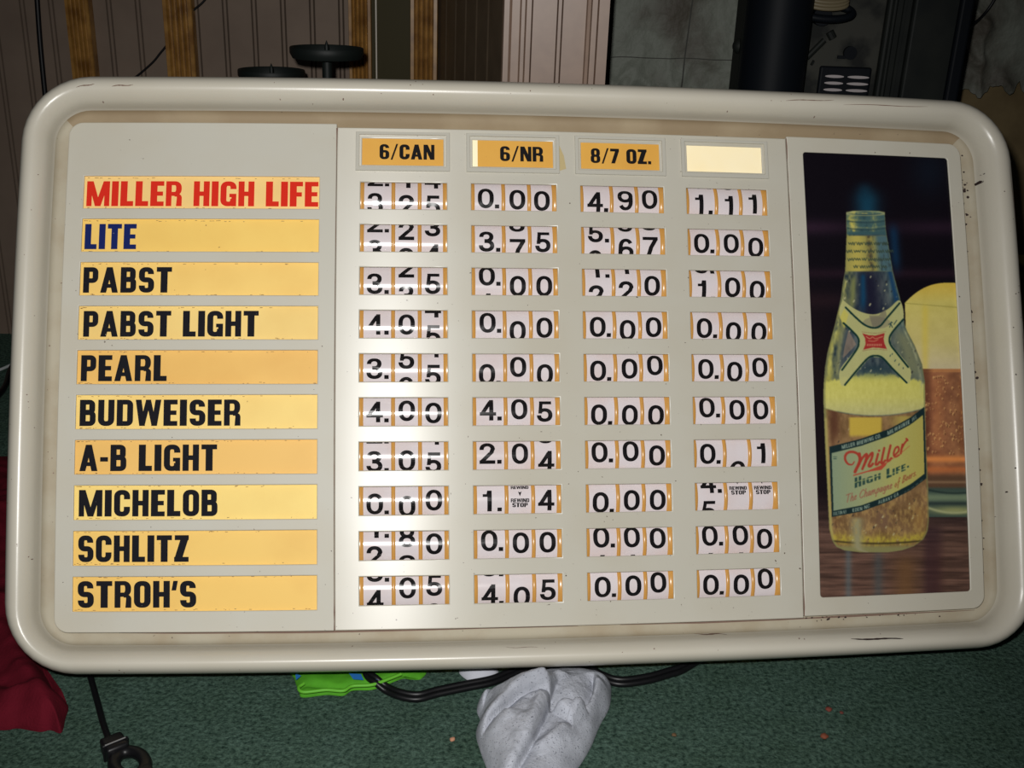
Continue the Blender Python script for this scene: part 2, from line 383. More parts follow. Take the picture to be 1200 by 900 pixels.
def caps():
    G = {}
    S = .285; s, h = .25, .185; rx, ry = .25, .22
    G['I'] = (S, rect(0, 0, S, 1))
    G['L'] = (.54, rect(0, 0, S, 1) + rect(0, 0, .54, .2))
    G['E'] = (.56, rect(0, 0, S, 1) + rect(0, 0, .56, h) + rect(0, 1 - h, .56, 1) + rect(0, .415, .52, .585))
    G['F'] = (.54, rect(0, 0, S, 1) + rect(0, 1 - h, .54, 1) + rect(0, .40, .50, .575))
    G['T'] = (.63, rect(.315 - S / 2, 0, .315 + S / 2, 1) + rect(0, 1 - h, .63, 1))
    G['H'] = (.66, rect(0, 0, s, 1) + rect(.66 - s, 0, .66, 1) + rect(0, .41, .66, .59))
    w = .96; G['M'] = (w, rect(0, 0, .22, 1) + rect(w - .22, 0, w, 1) + bar(.15, 1, w / 2, 0.0, .235) + bar(w - .15, 1, w / 2, 0.0, .235))
    G['N'] = (.70, rect(0, 0, .215, 1) + rect(.485, 0, .70, 1) + bar(.14, 1, .56, 0, .26))
    w = 1.04; G['W'] = (w, bar(.12, 1, .28, 0, .235) + bar(w - .12, 1, w - .28, 0, .235) + bar(.52, 1, .28, 0, .20) + bar(.52, 1, w - .28, 0, .20))
    G['A'] = (.74, bar(.125, 0, .37, 1, .245) + bar(.615, 0, .37, 1, .245) + rect(.2, .19, .54, .34))
    G['P'] = (.62, rect(0, 0, s, 1) + ring(0, .38, .62, 1, rx, .22, s, h, [('T', .1), ('T', .35), '-TR', '-BR', ('B', .1)]))
    G['R'] = (.67, rect(0, 0, .235, 1) + ring(0, .41, .65, 1, .29, .27, .235, .16, [('T', .1), '-TR', '-BR', ('B', .1)]) + ring(0, -.4, .665, .50, .22, .17, .235, .12, [('T', .36), '-TR', ('R', 0.0)]))
    G['B'] = (.65, rect(0, 0, s, 1) + ring(0, .435, .62, 1, rx, .2, s, h, [('T', .1), '-TR', '-BR', ('B', .1)]) + ring(0, 0, .65, .60, rx, .22, s, h, [('T', .1), '-TR', '-BR', ('B', .1)]))
    G['D'] = (.66, rect(0, 0, s, 1) + ring(0, 0, .66, 1, rx, ry, s, h, [('T', .1), '-TR', '-BR', ('B', .1)]))
    G['O'] = (.66, full(0, 0, .66, 1, .30, .26, s, h))
    G['U'] = (.66, ring(0, 0, .66, 1, .30, .26, s, h, [('L', 1), ('L', .5), 'BL', 'BR', ('R', 1)]))
    G['C'] = (.65, ring(0, 0, .65, 1, .30, .26, s, h, [('R', .645), 'TR', 'TL', 'BL', 'BR', ('R', .365)]))
    G['G'] = (.66, ring(0, 0, .66, 1, .30, .26, s, h, [('R', .69), 'TR', 'TL', 'BL', 'BR', ('R', .3)]) + rect(.66 - .20, 0, .66, .48) + rect(.37, .36, .66, .50))
    G['S'] = (.65, ring(.01, .40, .63, 1, .28, .25, s, h, [('R', .725), 'TR', 'TL', 'BL', ('B', .40)])
              + ring(.02, 0, .65, .60, .28, .25, s, h, [('T', .25), '-TR', '-BR', '-BL', ('L', .28)]))
    G['Z'] = (.60, rect(0, 0, .60, h) + rect(0.02, 1 - h, .60, 1) + bar(.165, .1, .435, .9, .32))
    G['-'] = (.32, rect(0, .36, .32, .53)); G["'"] = (.20, bar(.06, .64, .13, 1, .18)); G['/'] = (.50, bar(.07, -.03, .43, 1.03, .12))
    G['.'] = (.21, rect(0, 0, .21, .21)); G[' '] = (.40, [])
    G['6'] = (.62, full(0, 0, .62, .61, .28, .24, .24, .16) + ring(0, 0, .61, 1, .28, .25, .24, .16, [('R', .745), 'TR', 'TL', ('L', .3)]))
    G['8'] = (.62, full(0, 0, .62, .575, .28, .22, .23, .155) + full(.02, .42, .60, 1, .27, .22, .23, .155))
    G['7'] = (.58, rect(0, .81, .58, 1) + bar(.18, 0, .45, .83, .25))
    G['Y'] = (.66, rect(.33 - .12, 0, .33 + .12, .45) + bar(.33, .38, .12, 1, .24) + bar(.33, .38, .54, 1, .24))
    G['K'] = (.66, rect(0, 0, .25, 1) + bar(.25, .4, .52, 1, .26) + bar(.52, 0, .3, .6, .26))
    return G
CAPS = caps()
def digits():
    G = {}; w = .78; x, y = .205, .165
    G['0'] = (w, full(0, 0, w, 1, .39, .44, x, y))
    G['1'] = (w, rect(.36, 0, .57, 1) + bar(.27, .70, .27, .83, .26, 2) + bar(.40, .74, .46, 1.0, .2, 2))
    G['2'] = (w, ring(0, .36, .74, 1, .37, .32, x, y, [('L', .66), '-TL', '-TR', ('R', .68)]) + bar(.63, .70, .56, .53, .21, 2) + bar(.56, .54, .14, .14, .26, 4) + rect(0, 0, .75, .17)
              + [((0, .0), (.26, .0), (.27, .16), (.02, .16))])
    G['3'] = (w, ring(.02, .45, .71, 1, .34, .27, x, y * .95, [('L', .71), '-TL', '-TR', '-BR', ('B', .27)]) + ring(0, 0, .75, .58, .37, .29, x, y, [('T', .27), '-TR', '-BR', '-BL', ('L', .31)]))
    G['4'] = (w, rect(.45, 0, .65, 1) + rect(.0, .235, .78, .395, 2) + bar(.10, .30, .53, .94, .22, 5))
    G['5'] = (w, rect(.12, .845, .70, 1) + bar(.155, .43, .215, 1, .17, 4) + rect(.07, .40, .25, .455) + ring(0, 0, .75, .655, .37, .32, x, y, [('A', 'TL', .62, 0), '-TR', '-BR', '-BL', ('L', .27)]))
    G['6'] = (w, full(0, 0, .76, .62, .38, .30, x, y * .95) + ring(0, 0, .73, 1, .365, .42, x, y * .95, [('A', 'TR', .34, 1), 'TL', ('L', .3)]))
    G['7'] = (w, rect(0, .84, .76, 1) + bar(.64, .86, .42, .48, .23, 3) + bar(.42, .48, .29, 0, .215, 3))
    G['8'] = (w, full(0, 0, .76, .575, .38, .28, x, y * .95) + full(.04, .435, .72, 1, .34, .27, x * .95, y * .9))
    G['9'] = (w, [tuple((.76 - px, 1 - py) for px, py in q) for q in G['6'][1]])
    G['.'] = (.22, rect(0, 0, .21, .19, 1))
    return G
DIG = digits()
def text_quads(s, track=0.085, font=CAPS):
    x = 0; out = []
    for ch in s:
        w, qs = font[ch]
        out += [tuple((px + x, py) for px, py in q) for q in qs]
        x += w + (track if ch != ' ' else 0)
    return x - track, out

# ================================================================== the price sign
K_BOW = -0.1208                                  # the moulded face and rim bulge slightly along their edges
base_l = BASE.copy()
def bowxy(x, y):
    f = 1 + K_BOW * (x * x + y * y); return x * f, y * f
def S(x, y, z=0.0):
    a, b = bowxy(x, y); return Vector((a - base_l[0], b - base_l[1], z - base_l[2]))
sign = bpy.data.objects.new('menu_board', None); COL.objects.link(sign); sign.empty_display_size = 0.1
ax = C2W @ SR[:, 0]; ay = C2W @ SR[:, 1]; az = -(C2W @ SR[:, 2])
o3 = to_world(sign_cam(*BASE))
m = Matrix.Identity(4)
for i in range(3): m[i][0], m[i][1], m[i][2], m[i][3] = ax[i], ay[i], az[i], o3[i]
sign.matrix_world = m
tag(sign, 'large cream plastic beer price sign with yellow name strips, price windows and bottle picture', 'sign')

IN = (-0.417, -0.2245, 0.466, 0.2480)            # face outline: x0, y0, x1, y1
OUT = (-0.4595, -0.2612, 0.5185, 0.2920)
def rrect(x0, y0, x1, y1, r, step=0.02, nc=10, radii=None):
    """rounded rectangle, counter-clockwise from the bottom-left corner; the same point count for equal spans"""
    R = radii or (r, r, r, r)                    # BL, BR, TR, TL
    pts = []
    cs = [(x0, y0, 1, 1, 180, R[0]), (x1, y0, -1, 1, 270, R[1]), (x1, y1, -1, -1, 0, R[2]), (x0, y1, 1, -1, 90, R[3])]
    nx = 44; ny = 24
    for k, (cx, cy, sx, sy, a0, rr) in enumerate(cs):
        c = (cx + sx * rr, cy + sy * rr)
        for j in range(nc + 1):
            a = math.radians(a0 + 90 * j / nc); pts.append((c[0] + rr * math.cos(a), c[1] + rr * math.sin(a)))
        cx2, cy2, sx2, sy2, a2, r2 = cs[(k + 1) % 4]
        nxt = (cx2 + sx2 * r2 + r2 * math.cos(math.radians(a2)), cy2 + sy2 * r2 + r2 * math.sin(math.radians(a2)))
        cur = pts[-1]; n = nx if k % 2 == 0 else ny
        for j in range(1, n): pts.append((cur[0] + (nxt[0] - cur[0]) * j / n, cur[1] + (nxt[1] - cur[1]) * j / n))
    return pts
def frame_profile():
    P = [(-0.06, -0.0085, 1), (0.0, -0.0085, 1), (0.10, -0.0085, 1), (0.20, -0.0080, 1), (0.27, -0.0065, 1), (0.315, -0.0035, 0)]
    for k in range(1, 15):
        a = math.pi * (1 - k / 16)
        P.append((0.665 + 0.335 * math.cos(a), -0.004 + 0.027 * math.sin(a) ** 0.9, 0))
    P += [(0.995, -0.006, 0), (1.0, -0.014, 0), (0.995, -0.030, 0), (0.985, -0.040, 0), (0.94, -0.044, 0), (0.85, -0.044, 0)]
    return P
FP = frame_profile()
def frame_ring(t): 
    return rrect(*[lerp(IN[i], OUT[i], t) for i in range(4)], lerp(0.017, 0.066, max(t, 0)))
def frame_z(t):
    for (a, za, _), (b, zb, _) in zip(FP[:-1], FP[1:]):
        if a <= t <= b and b > a: return lerp(za, zb, (t - a) / (b - a))
    return 0.0
def fpt(side, u, t, dz=0.0003):
    """a point on the frame's surface: side, position along it, t across it"""
    r = [lerp(IN[i], OUT[i], t) for i in range(4)]
    if side == 'B': return S(u, r[1], frame_z(t) + dz)
    if side == 'T': return S(u, r[3], frame_z(t) + dz)
    if side == 'L': return S(r[0], u, frame_z(t) + dz)
    return S(r[2], u, frame_z(t) + dz)
def build_frame():
    b = MB(); rows = []
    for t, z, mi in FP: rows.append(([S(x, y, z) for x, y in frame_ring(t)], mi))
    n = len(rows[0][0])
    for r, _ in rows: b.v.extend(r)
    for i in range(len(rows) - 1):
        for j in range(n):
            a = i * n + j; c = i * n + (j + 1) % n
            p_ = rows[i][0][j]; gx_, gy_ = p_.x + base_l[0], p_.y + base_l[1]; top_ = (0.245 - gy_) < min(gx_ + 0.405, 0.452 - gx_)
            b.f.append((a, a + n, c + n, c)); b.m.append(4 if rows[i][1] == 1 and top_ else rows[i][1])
    body_faces = len(b.f)
    # scuffs, scratches and grit stuck to the rim
    def scuff(side, u0, u1, t0, t1, w, mi):
        n_ = 14; ra, rb = [], []
        for k in range(n_ + 1):
            f = k / n_; ww = w * (0.25 + math.sin(math.pi * f) ** 0.7) * (0.7 + 0.6 * rnd.random())
            u, t = lerp(u0, u1, f), lerp(t0, t1, f) + 0.012 * math.sin(f * 6)
            ra.append(fpt(side, u, t - ww)); rb.append(fpt(side, u, t + ww))
        b.quadstrip([ra, rb], mi)
    scuff('B', 0.315, 0.367, 0.50, 0.56, 0.018, 2)
    scuff('T', -0.372, -0.352, 0.62, 0.66, 0.010, 3); scuff('T', -0.405, -0.388, 0.60, 0.68, 0.010, 3)
    scuff('T', 0.27, 0.32, 0.63, 0.70, 0.008, 3); scuff('T', 0.33, 0.42, 0.60, 0.66, 0.006, 3)
    scuff('R', 0.16, 0.22, 0.85, 0.80, 0.006, 3); scuff('R', 0.06, 0.12, 0.84, 0.86, 0.010, 2); scuff('R', 0.02, 0.05, 0.80, 0.84, 0.010, 3)
    scuff('B', -0.01, 0.02, 0.42, 0.45, 0.004, 3); scuff('B', 0.17, 0.20, 0.30, 0.34, 0.006, 3)
    scuff('B', 0.10, 0.46, 0.035, 0.03, 0.018, 3); scuff('B', -0.36, 0.06, 0.03, 0.04, 0.022, 3)
    scuff('R', -0.20, 0.21, 0.02, 0.02, 0.010, 2); scuff('L', -0.20, 0.20, 0.02, 0.02, 0.010, 3)
    scuff('T', -0.38, -0.17, 0.02, 0.02, 0.012, 3)
    def fleck(side, u, t, r, mi):
        pts = []
        k = rnd.randint(5, 7)
        span = (IN[2] - IN[0])
        wid = 0.045
        for j in range(k):
            a = 2 * math.pi * j / k; rr = r * (0.6 + 0.7 * rnd.random())
            pts.append(fpt(side, u + rr * math.cos(a), min(0.97, max(0.005, t + rr / wid * math.sin(a))), 0.0004))
        b.poly(pts if side in 'TR' else pts, mi)
    for _ in range(70):
        fleck('R', rnd.uniform(-0.19, 0.21), abs(rnd.gauss(0.02, 0.05)) + 0.01, rnd.uniform(0.0004, 0.0017), 2)
    for _ in range(24): fleck('B', rnd.uniform(0.28, 0.44), abs(rnd.gauss(0.03, 0.04)) + 0.01, rnd.uniform(0.0004, 0.0015), 2)
    for _ in range(16): fleck('R', rnd.uniform(-0.19, 0.21), rnd.uniform(0.3, 0.9), rnd.uniform(0.0003, 0.0008), 2)
    for _ in range(16): fleck('R', rnd.gauss(0.208, 0.012), abs(rnd.gauss(0.12, 0.08)) + 0.02, rnd.uniform(0.0005, 0.0016), 2)
    for _ in range(36): fleck(rnd.choice('TB'), rnd.uniform(-0.40, 0.44), rnd.uniform(0.35, 0.92), rnd.uniform(0.0003, 0.0008), 3)
    for _ in range(30): fleck('L', rnd.uniform(-0.20, 0.21), rnd.uniform(0.02, 0.9), rnd.uniform(0.0003, 0.0008), 3)
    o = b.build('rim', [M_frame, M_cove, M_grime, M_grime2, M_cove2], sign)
    o.data.polygons.foreach_set('use_smooth', [True] * len(o.data.polygons))
    return o
build_frame()
def build_housing():
    b = MB(); r0 = (-0.435, -0.236, 0.494, 0.268)
    rows = []
    for k, z in ((0, -0.043), (0, -0.105), (0.006, -0.112), (0.012, -0.115)):
        rows.append([S(x, y, z) for x, y in rrect(r0[0] + k, r0[1] + (k if False else 0), r0[2] - k, r0[3] - k, 0.03)])
    b.quadstrip(list(reversed(rows)), 0, close=True); b.poly(rows[-1][::-1]); b.poly(rows[0])
    smooth_by_angle(b.build('housing', [M_house], sign))
build_housing()
def sheet(name, outline, holes, M, ztop, thick=0.0022, bev=0.0009, skirt=None, parent=sign):
    """a sheet with holes, filled from 2D curves"""
    cu = bpy.data.curves.new(name, 'CURVE'); cu.dimensions = '2D'; cu.fill_mode = 'BOTH'
    cu.extrude = thick / 2 - bev; cu.bevel_depth = bev; cu.bevel_resolution = 2; cu.offset = -bev
    for pts in [outline] + holes:
        sp = cu.splines.new('POLY'); sp.points.add(len(pts) - 1); sp.use_cyclic_u = True
        for p, (x, y) in zip(sp.points, pts): p.co = (*bowxy(x, y), 0, 1)
    ob = bpy.data.objects.new('tmp', cu); COL.objects.link(ob)
    dg = bpy.context.evaluated_depsgraph_get()
    me = bpy.data.meshes.new_from_object(ob.evaluated_get(dg)); bpy.data.objects.remove(ob); bpy.data.curves.remove(cu)
    bm = bmesh.new(); bm.from_mesh(me)
    for v in bm.verts: v.co = Vector((v.co.x - base_l[0], v.co.y - base_l[1], v.co.z + ztop - thick / 2 - base_l[2]))
    if skirt:
        n = len(outline); ra = [bm.verts.new(S(x, y, ztop - thick / 2)) for x, y in outline]; rb = [bm.verts.new(S(x, y, skirt)) for x, y in outline]
        for j in range(n): bm.faces.new((ra[j], ra[(j + 1) % n], rb[(j + 1) % n], rb[j]))
    bm.to_mesh(me); bm.free(); me.materials.clear(); me.materials.append(M)
    o = link(name, me, parent); smooth_by_angle(o, 35); return o
def dense(x0, y0, x1, y1, st=0.012):
    pts = []
    for (a, b) in (((x0, y0), (x1, y0)), ((x1, y0), (x1, y1)), ((x1, y1), (x0, y1)), ((x0, y1), (x0, y0))):
        n = max(1, int(math.dist(a, b) / st))
        for k in range(n): pts.append((lerp(a[0], b[0], k / n), lerp(a[1], b[1], k / n)))
    return pts
def rr4(x0, y0, x1, y1, radii): return rrect(x0, y0, x1, y1, 0, radii=radii)
STX, STY, STP, STH, STW = -0.39984, 0.19612, 0.04115, 0.03104, 0.22
WX = (-0.1414, -0.03673, 0.06828, 0.17273); WW, WY, WP, WHH = 0.08143, 0.19175, 0.04087, 0.02584
PX0, PY1, PX1, PY0 = 0.29378, 0.23167, 0.45036, -0.20535
HX = ((-0.1462, -0.0572), (-0.0413, 0.0481), (0.0635, 0.1527), (0.1685, 0.2565)); HY0, HY1 = 0.2027, 0.2408
tiny = 0.0012
sheet('name_panel', rr4(-0.4165, -0.2243, -0.1642, 0.2484, (0.013, tiny, tiny, 0.013)),
      [dense(STX, STY - STP * i - STH, STX + STW, STY - STP * i) for i in range(10)], M_panel_matt, 0.0012, skirt=-0.0085)
sheet('price_panel', dense(-0.1639, -0.2243, 0.2766, 0.2452),
      [dense(WX[c], WY - WP * r - WHH, WX[c] + WW, WY - WP * r) for r in range(10) for c in range(4)]
      + [dense(a + 0.006, HY0 + 0.006, b - 0.006, HY1 - 0.006) for a, b in HX], M_panel, 0.0, skirt=-0.0085)
sheet('picture_panel', rr4(0.2769, -0.2226, 0.4655, 0.2472, (tiny, 0.013, 0.013, tiny)),
      [rr4(PX0, PY0, PX1, PY1, (0.003,) * 4)], M_panel, 0.0012, skirt=-0.0085)

# grime along the seams of the face
def seam():
    for (x, y0, y1) in ((-0.16405, -0.2235, 0.244), (0.27675, -0.222, 0.2450)):
        b = MB(); ra, rb = [], []
        for k in range(61):
            y = lerp(y0, y1, k / 60); w = 0.00028 * (0.5 + 0.9 * rnd.random()) * (2.2 if k < 3 or k > 57 else 1)
            ra.append(S(x - w, y, 0.0014)); rb.append(S(x + w, y, 0.0014))
        b.quadstrip([ra, rb], 0)
        b.build('seam_grime', [M_grime2], sign)
seam()

# ---- name strips
NAMES = [("MILLER HIGH LIFE", 99.3, 374, 101.5, 372.5, M_red), ("LITE", 97.3, 373.7, 99.5, 160, M_blue), ("PABST", 95, 373.3, 97.5, 201.5, M_ink2),
         ("PABST LIGHT", 93, 372.7, 97.5, 303, M_ink2), ("PEARL", 91.7, 372, 95, 195.7, M_ink2), ("BUDWEISER", 89.7, 372, 93, 282, M_ink2),
         ("A-B LIGHT", 88, 371.7, 92.3, 254, M_ink2), ("MICHELOB", 87, 371.3, 91.5, 254.5, M_ink2), ("SCHLITZ", 85.7, 371.3, 90, 220.5, M_ink2), ("STROH'S", 85, 371.3, 89.3, 229.3, M_ink2)]
SHADE = [(0.86, 0.60, 0.235), (0.86, 0.585, 0.15), (0.86, 0.585, 0.17), (0.84, 0.61, 0.21), (0.80, 0.49, 0.135), (0.87, 0.64, 0.21), (0.80, 0.49, 0.14), (0.88, 0.66, 0.21), (0.83, 0.55, 0.15), (0.83, 0.54, 0.145)]
for i, (txt, xl, xr, ta, tb, Mx) in enumerate(NAMES):
    c = SHADE[i]
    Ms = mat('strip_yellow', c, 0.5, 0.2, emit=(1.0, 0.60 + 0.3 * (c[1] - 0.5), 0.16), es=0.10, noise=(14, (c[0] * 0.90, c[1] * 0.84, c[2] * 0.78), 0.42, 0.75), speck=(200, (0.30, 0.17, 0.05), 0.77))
    y1 = STY - STP * i; z = -0.0032
    b = MB(); e = 0.004; nx = 24
    b.quadstrip([[S(lerp(STX - e, STX + STW + e, k / nx), yy, zz) for k in range(nx + 1)] for yy, zz in ((y1 - STH - e, z), (y1 + e, z), (y1 + e, z - 0.001), (y1 - STH - e, z - 0.001), (y1 - STH - e, z))])
    # brown edge grime: thin irregular film along the edges of the strip
    for k in range(40):
        u = rnd.random() ** 1.6; px = STX + STW * u; top = rnd.random() < 0.5
        py = y1 - 0.0006 - abs(rnd.gauss(0, 0.0005)) if top else y1 - STH + 0.0006 + abs(rnd.gauss(0, 0.0005)); l = rnd.uniform(0.0005, 0.003)
        b.poly([S(px, py - 0.0003, z + 0.00012), S(px + l, py - 0.0002, z + 0.00012), S(px + l, py + 0.0002, z + 0.00012), S(px, py + 0.0003, z + 0.00012)], 1)
    so = b.build('name_strip', [Ms, mat('strip_grime', (0.30, 0.17, 0.06), 0.7)], sign)
    if i < 2: so['label'] = ('yellow name strip with red lettering', 'yellow name strip with navy lettering')[i]
    w, qs = text_quads(txt, 0.095 if len(txt) < 12 else 0.085)
    xa, xb = STX + STW * (ta - xl) / (xr - xl), STX + STW * (tb - xl) / (xr - xl)
    ch = STH * 0.775; yb = y1 - STH * (0.905 if i < 2 else 0.905)
    g = MB()
    for k, q in enumerate(qs): g.poly([S(xa + (xb - xa) * px / w, yb + ch * py, z + 0.0003 + 3e-6 * k) for px, py in q])
    g.build('lettering', [Mx], so)

# ---- column headings
HTXT = [("6/CAN", .23, .865), ("6/NR", .35, .855), ("8/7 OZ.", .145, .87), ("", 0, 0)]
M_hf = mat('heading_bezel', (0.52, 0.50, 0.43), 0.4, 0.5, speck=(300, (0.1, 0.07, 0.05), 0.79))
M_card = mat('amber_card', (0.74, 0.40, 0.070), 0.4, 0.4, emit=(1.0, 0.5, 0.1), es=0.06, noise=(20, (0.70, 0.35, 0.06), 0.4, 0.7), speck=(220, (0.2, 0.1, 0.05), 0.76))
M_cream = mat('lit_cream_card', (0.90, 0.80, 0.55), 0.4, 0.4, emit=(1.0, 0.86, 0.55), es=0.28, noise=(14, (0.9, 0.74, 0.42), 0.4, 0.72))
M_tab = mat('old_tape', (0.55, 0.44, 0.22), 0.4)
for i, (xa, xb) in enumerate(HX):
    b = MB(); e = 0.0036; rows = []
    cx0, cy0, cx1, cy1 = xa + e, HY0 + e + 0.0006, xb - e * 0.95, HY1 - e * 0.75
    def rc(d, z): return [S(x, y, z) for x, y in dense(xa + d * (cx0 - xa), HY0 + d * (cy0 - HY0), xb - d * (xb - cx1), HY1 - d * (HY1 - cy1), 0.5)]
    rows = [rc(0, -0.0005), rc(0, 0.0018), rc(0.10, 0.0022), rc(0.88, 0.0022), rc(1.0, 0.0018), rc(1.0, -0.002)]
    b.quadstrip(list(reversed(rows)), 0, close=True)
    if i == 1: b.poly([S(xb + 0.0003, HY0 + 0.003, 0.0006), S(xb + 0.0065, HY0 + 0.005, 0.0004), S(xb + 0.0045, HY0 + 0.018, 0.0004), S(xb + 0.0003, HY1 - 0.010, 0.0006)], 1)
    hf = b.build('heading_frame', [M_hf, M_tab], sign)
    c = MB(); z = -0.001
    def q(u0, u1, mi, dz=0): c.poly([S(lerp(cx0, cx1, u0), cy0 - 0.001, z + dz), S(lerp(cx0, cx1, u1), cy0 - 0.001, z + dz), S(lerp(cx0, cx1, u1), cy1 + 0.001, z + dz), S(lerp(cx0, cx1, u0), cy1 + 0.001, z + dz)], mi)
    if i == 3: q(-0.02, 1.02, 1)
    elif i == 1: q(-0.02, 0.088, 1); q(0.088, 1.02, 0)
    elif i == 0: q(-0.02, 0.025, 1); q(0.025, 1.02, 0)
    else: q(-0.02, 1.02, 0)
    if HTXT[i][0]:
        w, qs = text_quads(HTXT[i][0], 0.075)
        ta, tb = lerp(cx0, cx1, HTXT[i][1]), lerp(cx0, cx1, HTXT[i][2]); yb = lerp(cy0, cy1, 0.245); chh = (cy1 - cy0) * 0.475
        for k, qq in enumerate(qs): c.poly([S(ta + (tb - ta) * px / w, yb + chh * py, z + 0.0002 + 3e-6 * k) for px, py in qq], 2)
    c.build('heading_card', [M_card, M_cream, M_ink3], hf)

# ---- price windows: amber guide rails and three printed tapes each
R_T = 0.026; Z_T = -0.0036; PITCH = 0.0270; DH = 0.0196
# rows: per window (top, bottom of the window and digit centres in one reading scale), digit, centre
P = {}
def put(r, c, top, bot, *d): P[(r, c)] = [(ch, (cy - (top + bot) / 2) / (bot - top)) for ch, cy in d]
put(0,0,303,457,('3',418),('2',427),('5',429)); put(0,1,311,463,('0',388),('0',393),('0',398)); put(0,2,327,475,('4',412),('9',401),('0',391)); put(0,3,340,485,('1',424),('1',428),('1',415))
put(1,0,540,690,('2',528),('2',566),('3',546)); put(1,1,552,698,('3',634),('7',674),('5',634)); put(1,2,560,707,('5',586),('6',673),('7',661)); put(1,3,568,713,('0',642),('0',640),('0',659))
put(2,0,63,215,('3',151),('2',63),('5',150)); put(2,1,70,218,('0',108),('0',164),('0',163)); put(2,2,75,215,('1',68),('1',50),('0',156)); put(2,3,80,217,('1',180),('0',162),('0',178))
put(3,0,307,457,('4',380),('0',380),('5',440)); put(3,1,310,457,('0',370),('0',417),('0',397)); put(3,2,302,440,('0',378),('0',394),('0',378)); put(3,3,305,442,('0',384),('0',404),('0',405))
put(4,0,553,705,('3',631),('5',577),('5',668)); put(4,1,555,705,('0',664),('0',622),('0',665)); put(4,2,535,673,('0',617),('0',606),('0',588)); put(4,3,533,672,('0',606),('0',621),('0',597))
put(5,0,57,208,('4',131),('0',125),('0',138)); put(5,1,57,207,('4',123),('0',118),('5',132)); put(5,2,50,192,('0',139),('0',142),('0',144)); put(5,3,45,187,('0',98),('0',111),('0',111))
put(6,0,305,460,('3',412),('0',408),('5',421)); put(6,1,302,455,('2',366),('0',368),('4',413)); put(6,2,283,428,('0',342),('0',338),('0',363)); put(6,3,277,420,('0',350),('b',437),('1',350))
put(7,0,555,710,('0',650),('0',665),('0',631)); put(7,1,550,705,('1',635),('R',650),('4',634)); put(7,2,520,662,('0',613),('0',604),('0',604)); put(7,3,508,655,('4',510),('R',554),('R',554))
put(8,0,305,462,('1',288),('8',335),('0',377)); put(8,1,295,450,('0',353),('0',368),('0',367)); put(8,2,270,420,('0',318),('0',320),('0',329)); put(8,3,255,402,('0',305),('0',306),('0',330))
put(9,0,558,715,('3',537),('0',624),('5',612)); put(9,1,548,705,('4',662),('0',677),('5',641)); put(9,2,510,658,('0',589),('0',586),('0',571)); put(9,3,487,640,('0',573),('0',577),('0',547))
RAILS = [(-.05, .042), (.357, .402), (.662, .707), (.955, 1.05)]
TAPES = [(.036, .361), (.398, .666), (.703, .963)]
DX = [(.172, .305), (.535, 0), (.838, 0)]
def wrap(x, yc, s, dz=0.0):
    a = max(-0.0178, min(0.0178, s)) / R_T
    return S(x, yc + (R_T + dz) * math.sin(a), Z_T + (R_T + dz) * math.cos(a) - R_T)
for (r, c), digs in sorted(P.items()):
    x0 = WX[c]; yc = WY - WP * r - WHH / 2
    b = MB()
    for k, (u0, u1) in enumerate(RAILS):        # rounded amber rails, following the curve of the tapes
        rows = []
        for j in range(15):
            s_ = lerp(-0.0172, 0.0172, j / 14)
            xa, xb = x0 + WW * u0, x0 + WW * u1
            rows.append([wrap(lerp(xa, xb, t), yc, s_, 0.0002 + 0.0011 * math.sin(math.pi * t) ** 0.5) for t in (0, .12, .3, .5, .7, .88, 1)])
        b.quadstrip(rows)
    b.quadstrip([[wrap(x0 + WW * t, yc, lerp(-0.0172, 0.0172, j / 8), -0.0012) for t in (0, 1)] for j in range(9)], 1)   # lit backing
    ctr = b.build('price_window', [M_amber, M_glow], sign)
    ctr.data.polygons.foreach_set('use_smooth', [True] * len(ctr.data.polygons))
    for k, (ch, off) in enumerate(digs):
        t = MB(); xa, xb = x0 + WW * TAPES[k][0], x0 + WW * TAPES[k][1]
        t.quadstrip([[wrap(lerp(xa, xb, q), yc, lerp(-0.0172, 0.0172, j / 20)) for q in (0, .5, 1)] for j in range(21)])
        cen = R_T * math.asin(max(-0.95, min(0.95, -off * WHH / R_T))); jit = rnd.uniform(-0.006, 0.010) if c > 0 else 0.0
        xd = x0 + WW * (DX[k][0] + jit)
        def stamp(chx, cy, dot):
            w, qs = DIG[chx]
            for kk, q in enumerate(qs): t.poly([wrap(xd + (px - w / 2) * DH, yc, cy + (py - 0.5) * DH, 0.00015 + 3e-6 * kk) for px, py in q], 1)
            if dot:
                for q in DIG['.'][1]: t.poly([wrap(x0 + WW * DX[0][1] + (px - 0.105) * DH + jit * WW, yc, cy + (py - 0.5) * DH, 0.00022) for px, py in q], 1)
        def small(s_, cy, hh, wid):
            w, qs = text_quads(s_, 0.06)
            for kk, q in enumerate(qs): t.poly([wrap((xa + xb) / 2 + (px / w - 0.5) * wid, yc, cy + (py - 0.5) * hh, 0.00015 + 2e-6 * kk) for px, py in q], 1)
        if ch == 'R':
            small('REWIND', cen + 0.0029, 0.0035, 0.0172); small('STOP', cen - 0.0014, 0.0040, 0.0145)
            mx_ = (xa + xb) / 2
            t.poly([wrap(mx_ - 0.0017, yc, cen + 0.0112, 0.0002), wrap(mx_, yc, cen + 0.0066, 0.0002), wrap(mx_ + 0.0017, yc, cen + 0.0112, 0.0002), wrap(mx_, yc, cen + 0.0103, 0.0002)], 1)
            small('REWIND', cen + 0.0150, 0.0030, 0.0166)
        elif ch == 'b': stamp('0', cen, False)
        else:
            d = int(ch)
            stamp(ch, cen, k == 0)
            if d > 0: stamp(str(d - 1), cen + PITCH, k == 0)
            if d < 9: stamp(str(d + 1), cen - PITCH, k == 0)
        to = t.build('price_tape', [M_tape, M_ink], ctr)
        to.data.polygons.foreach_set('use_smooth', [True] * len(to.data.polygons))

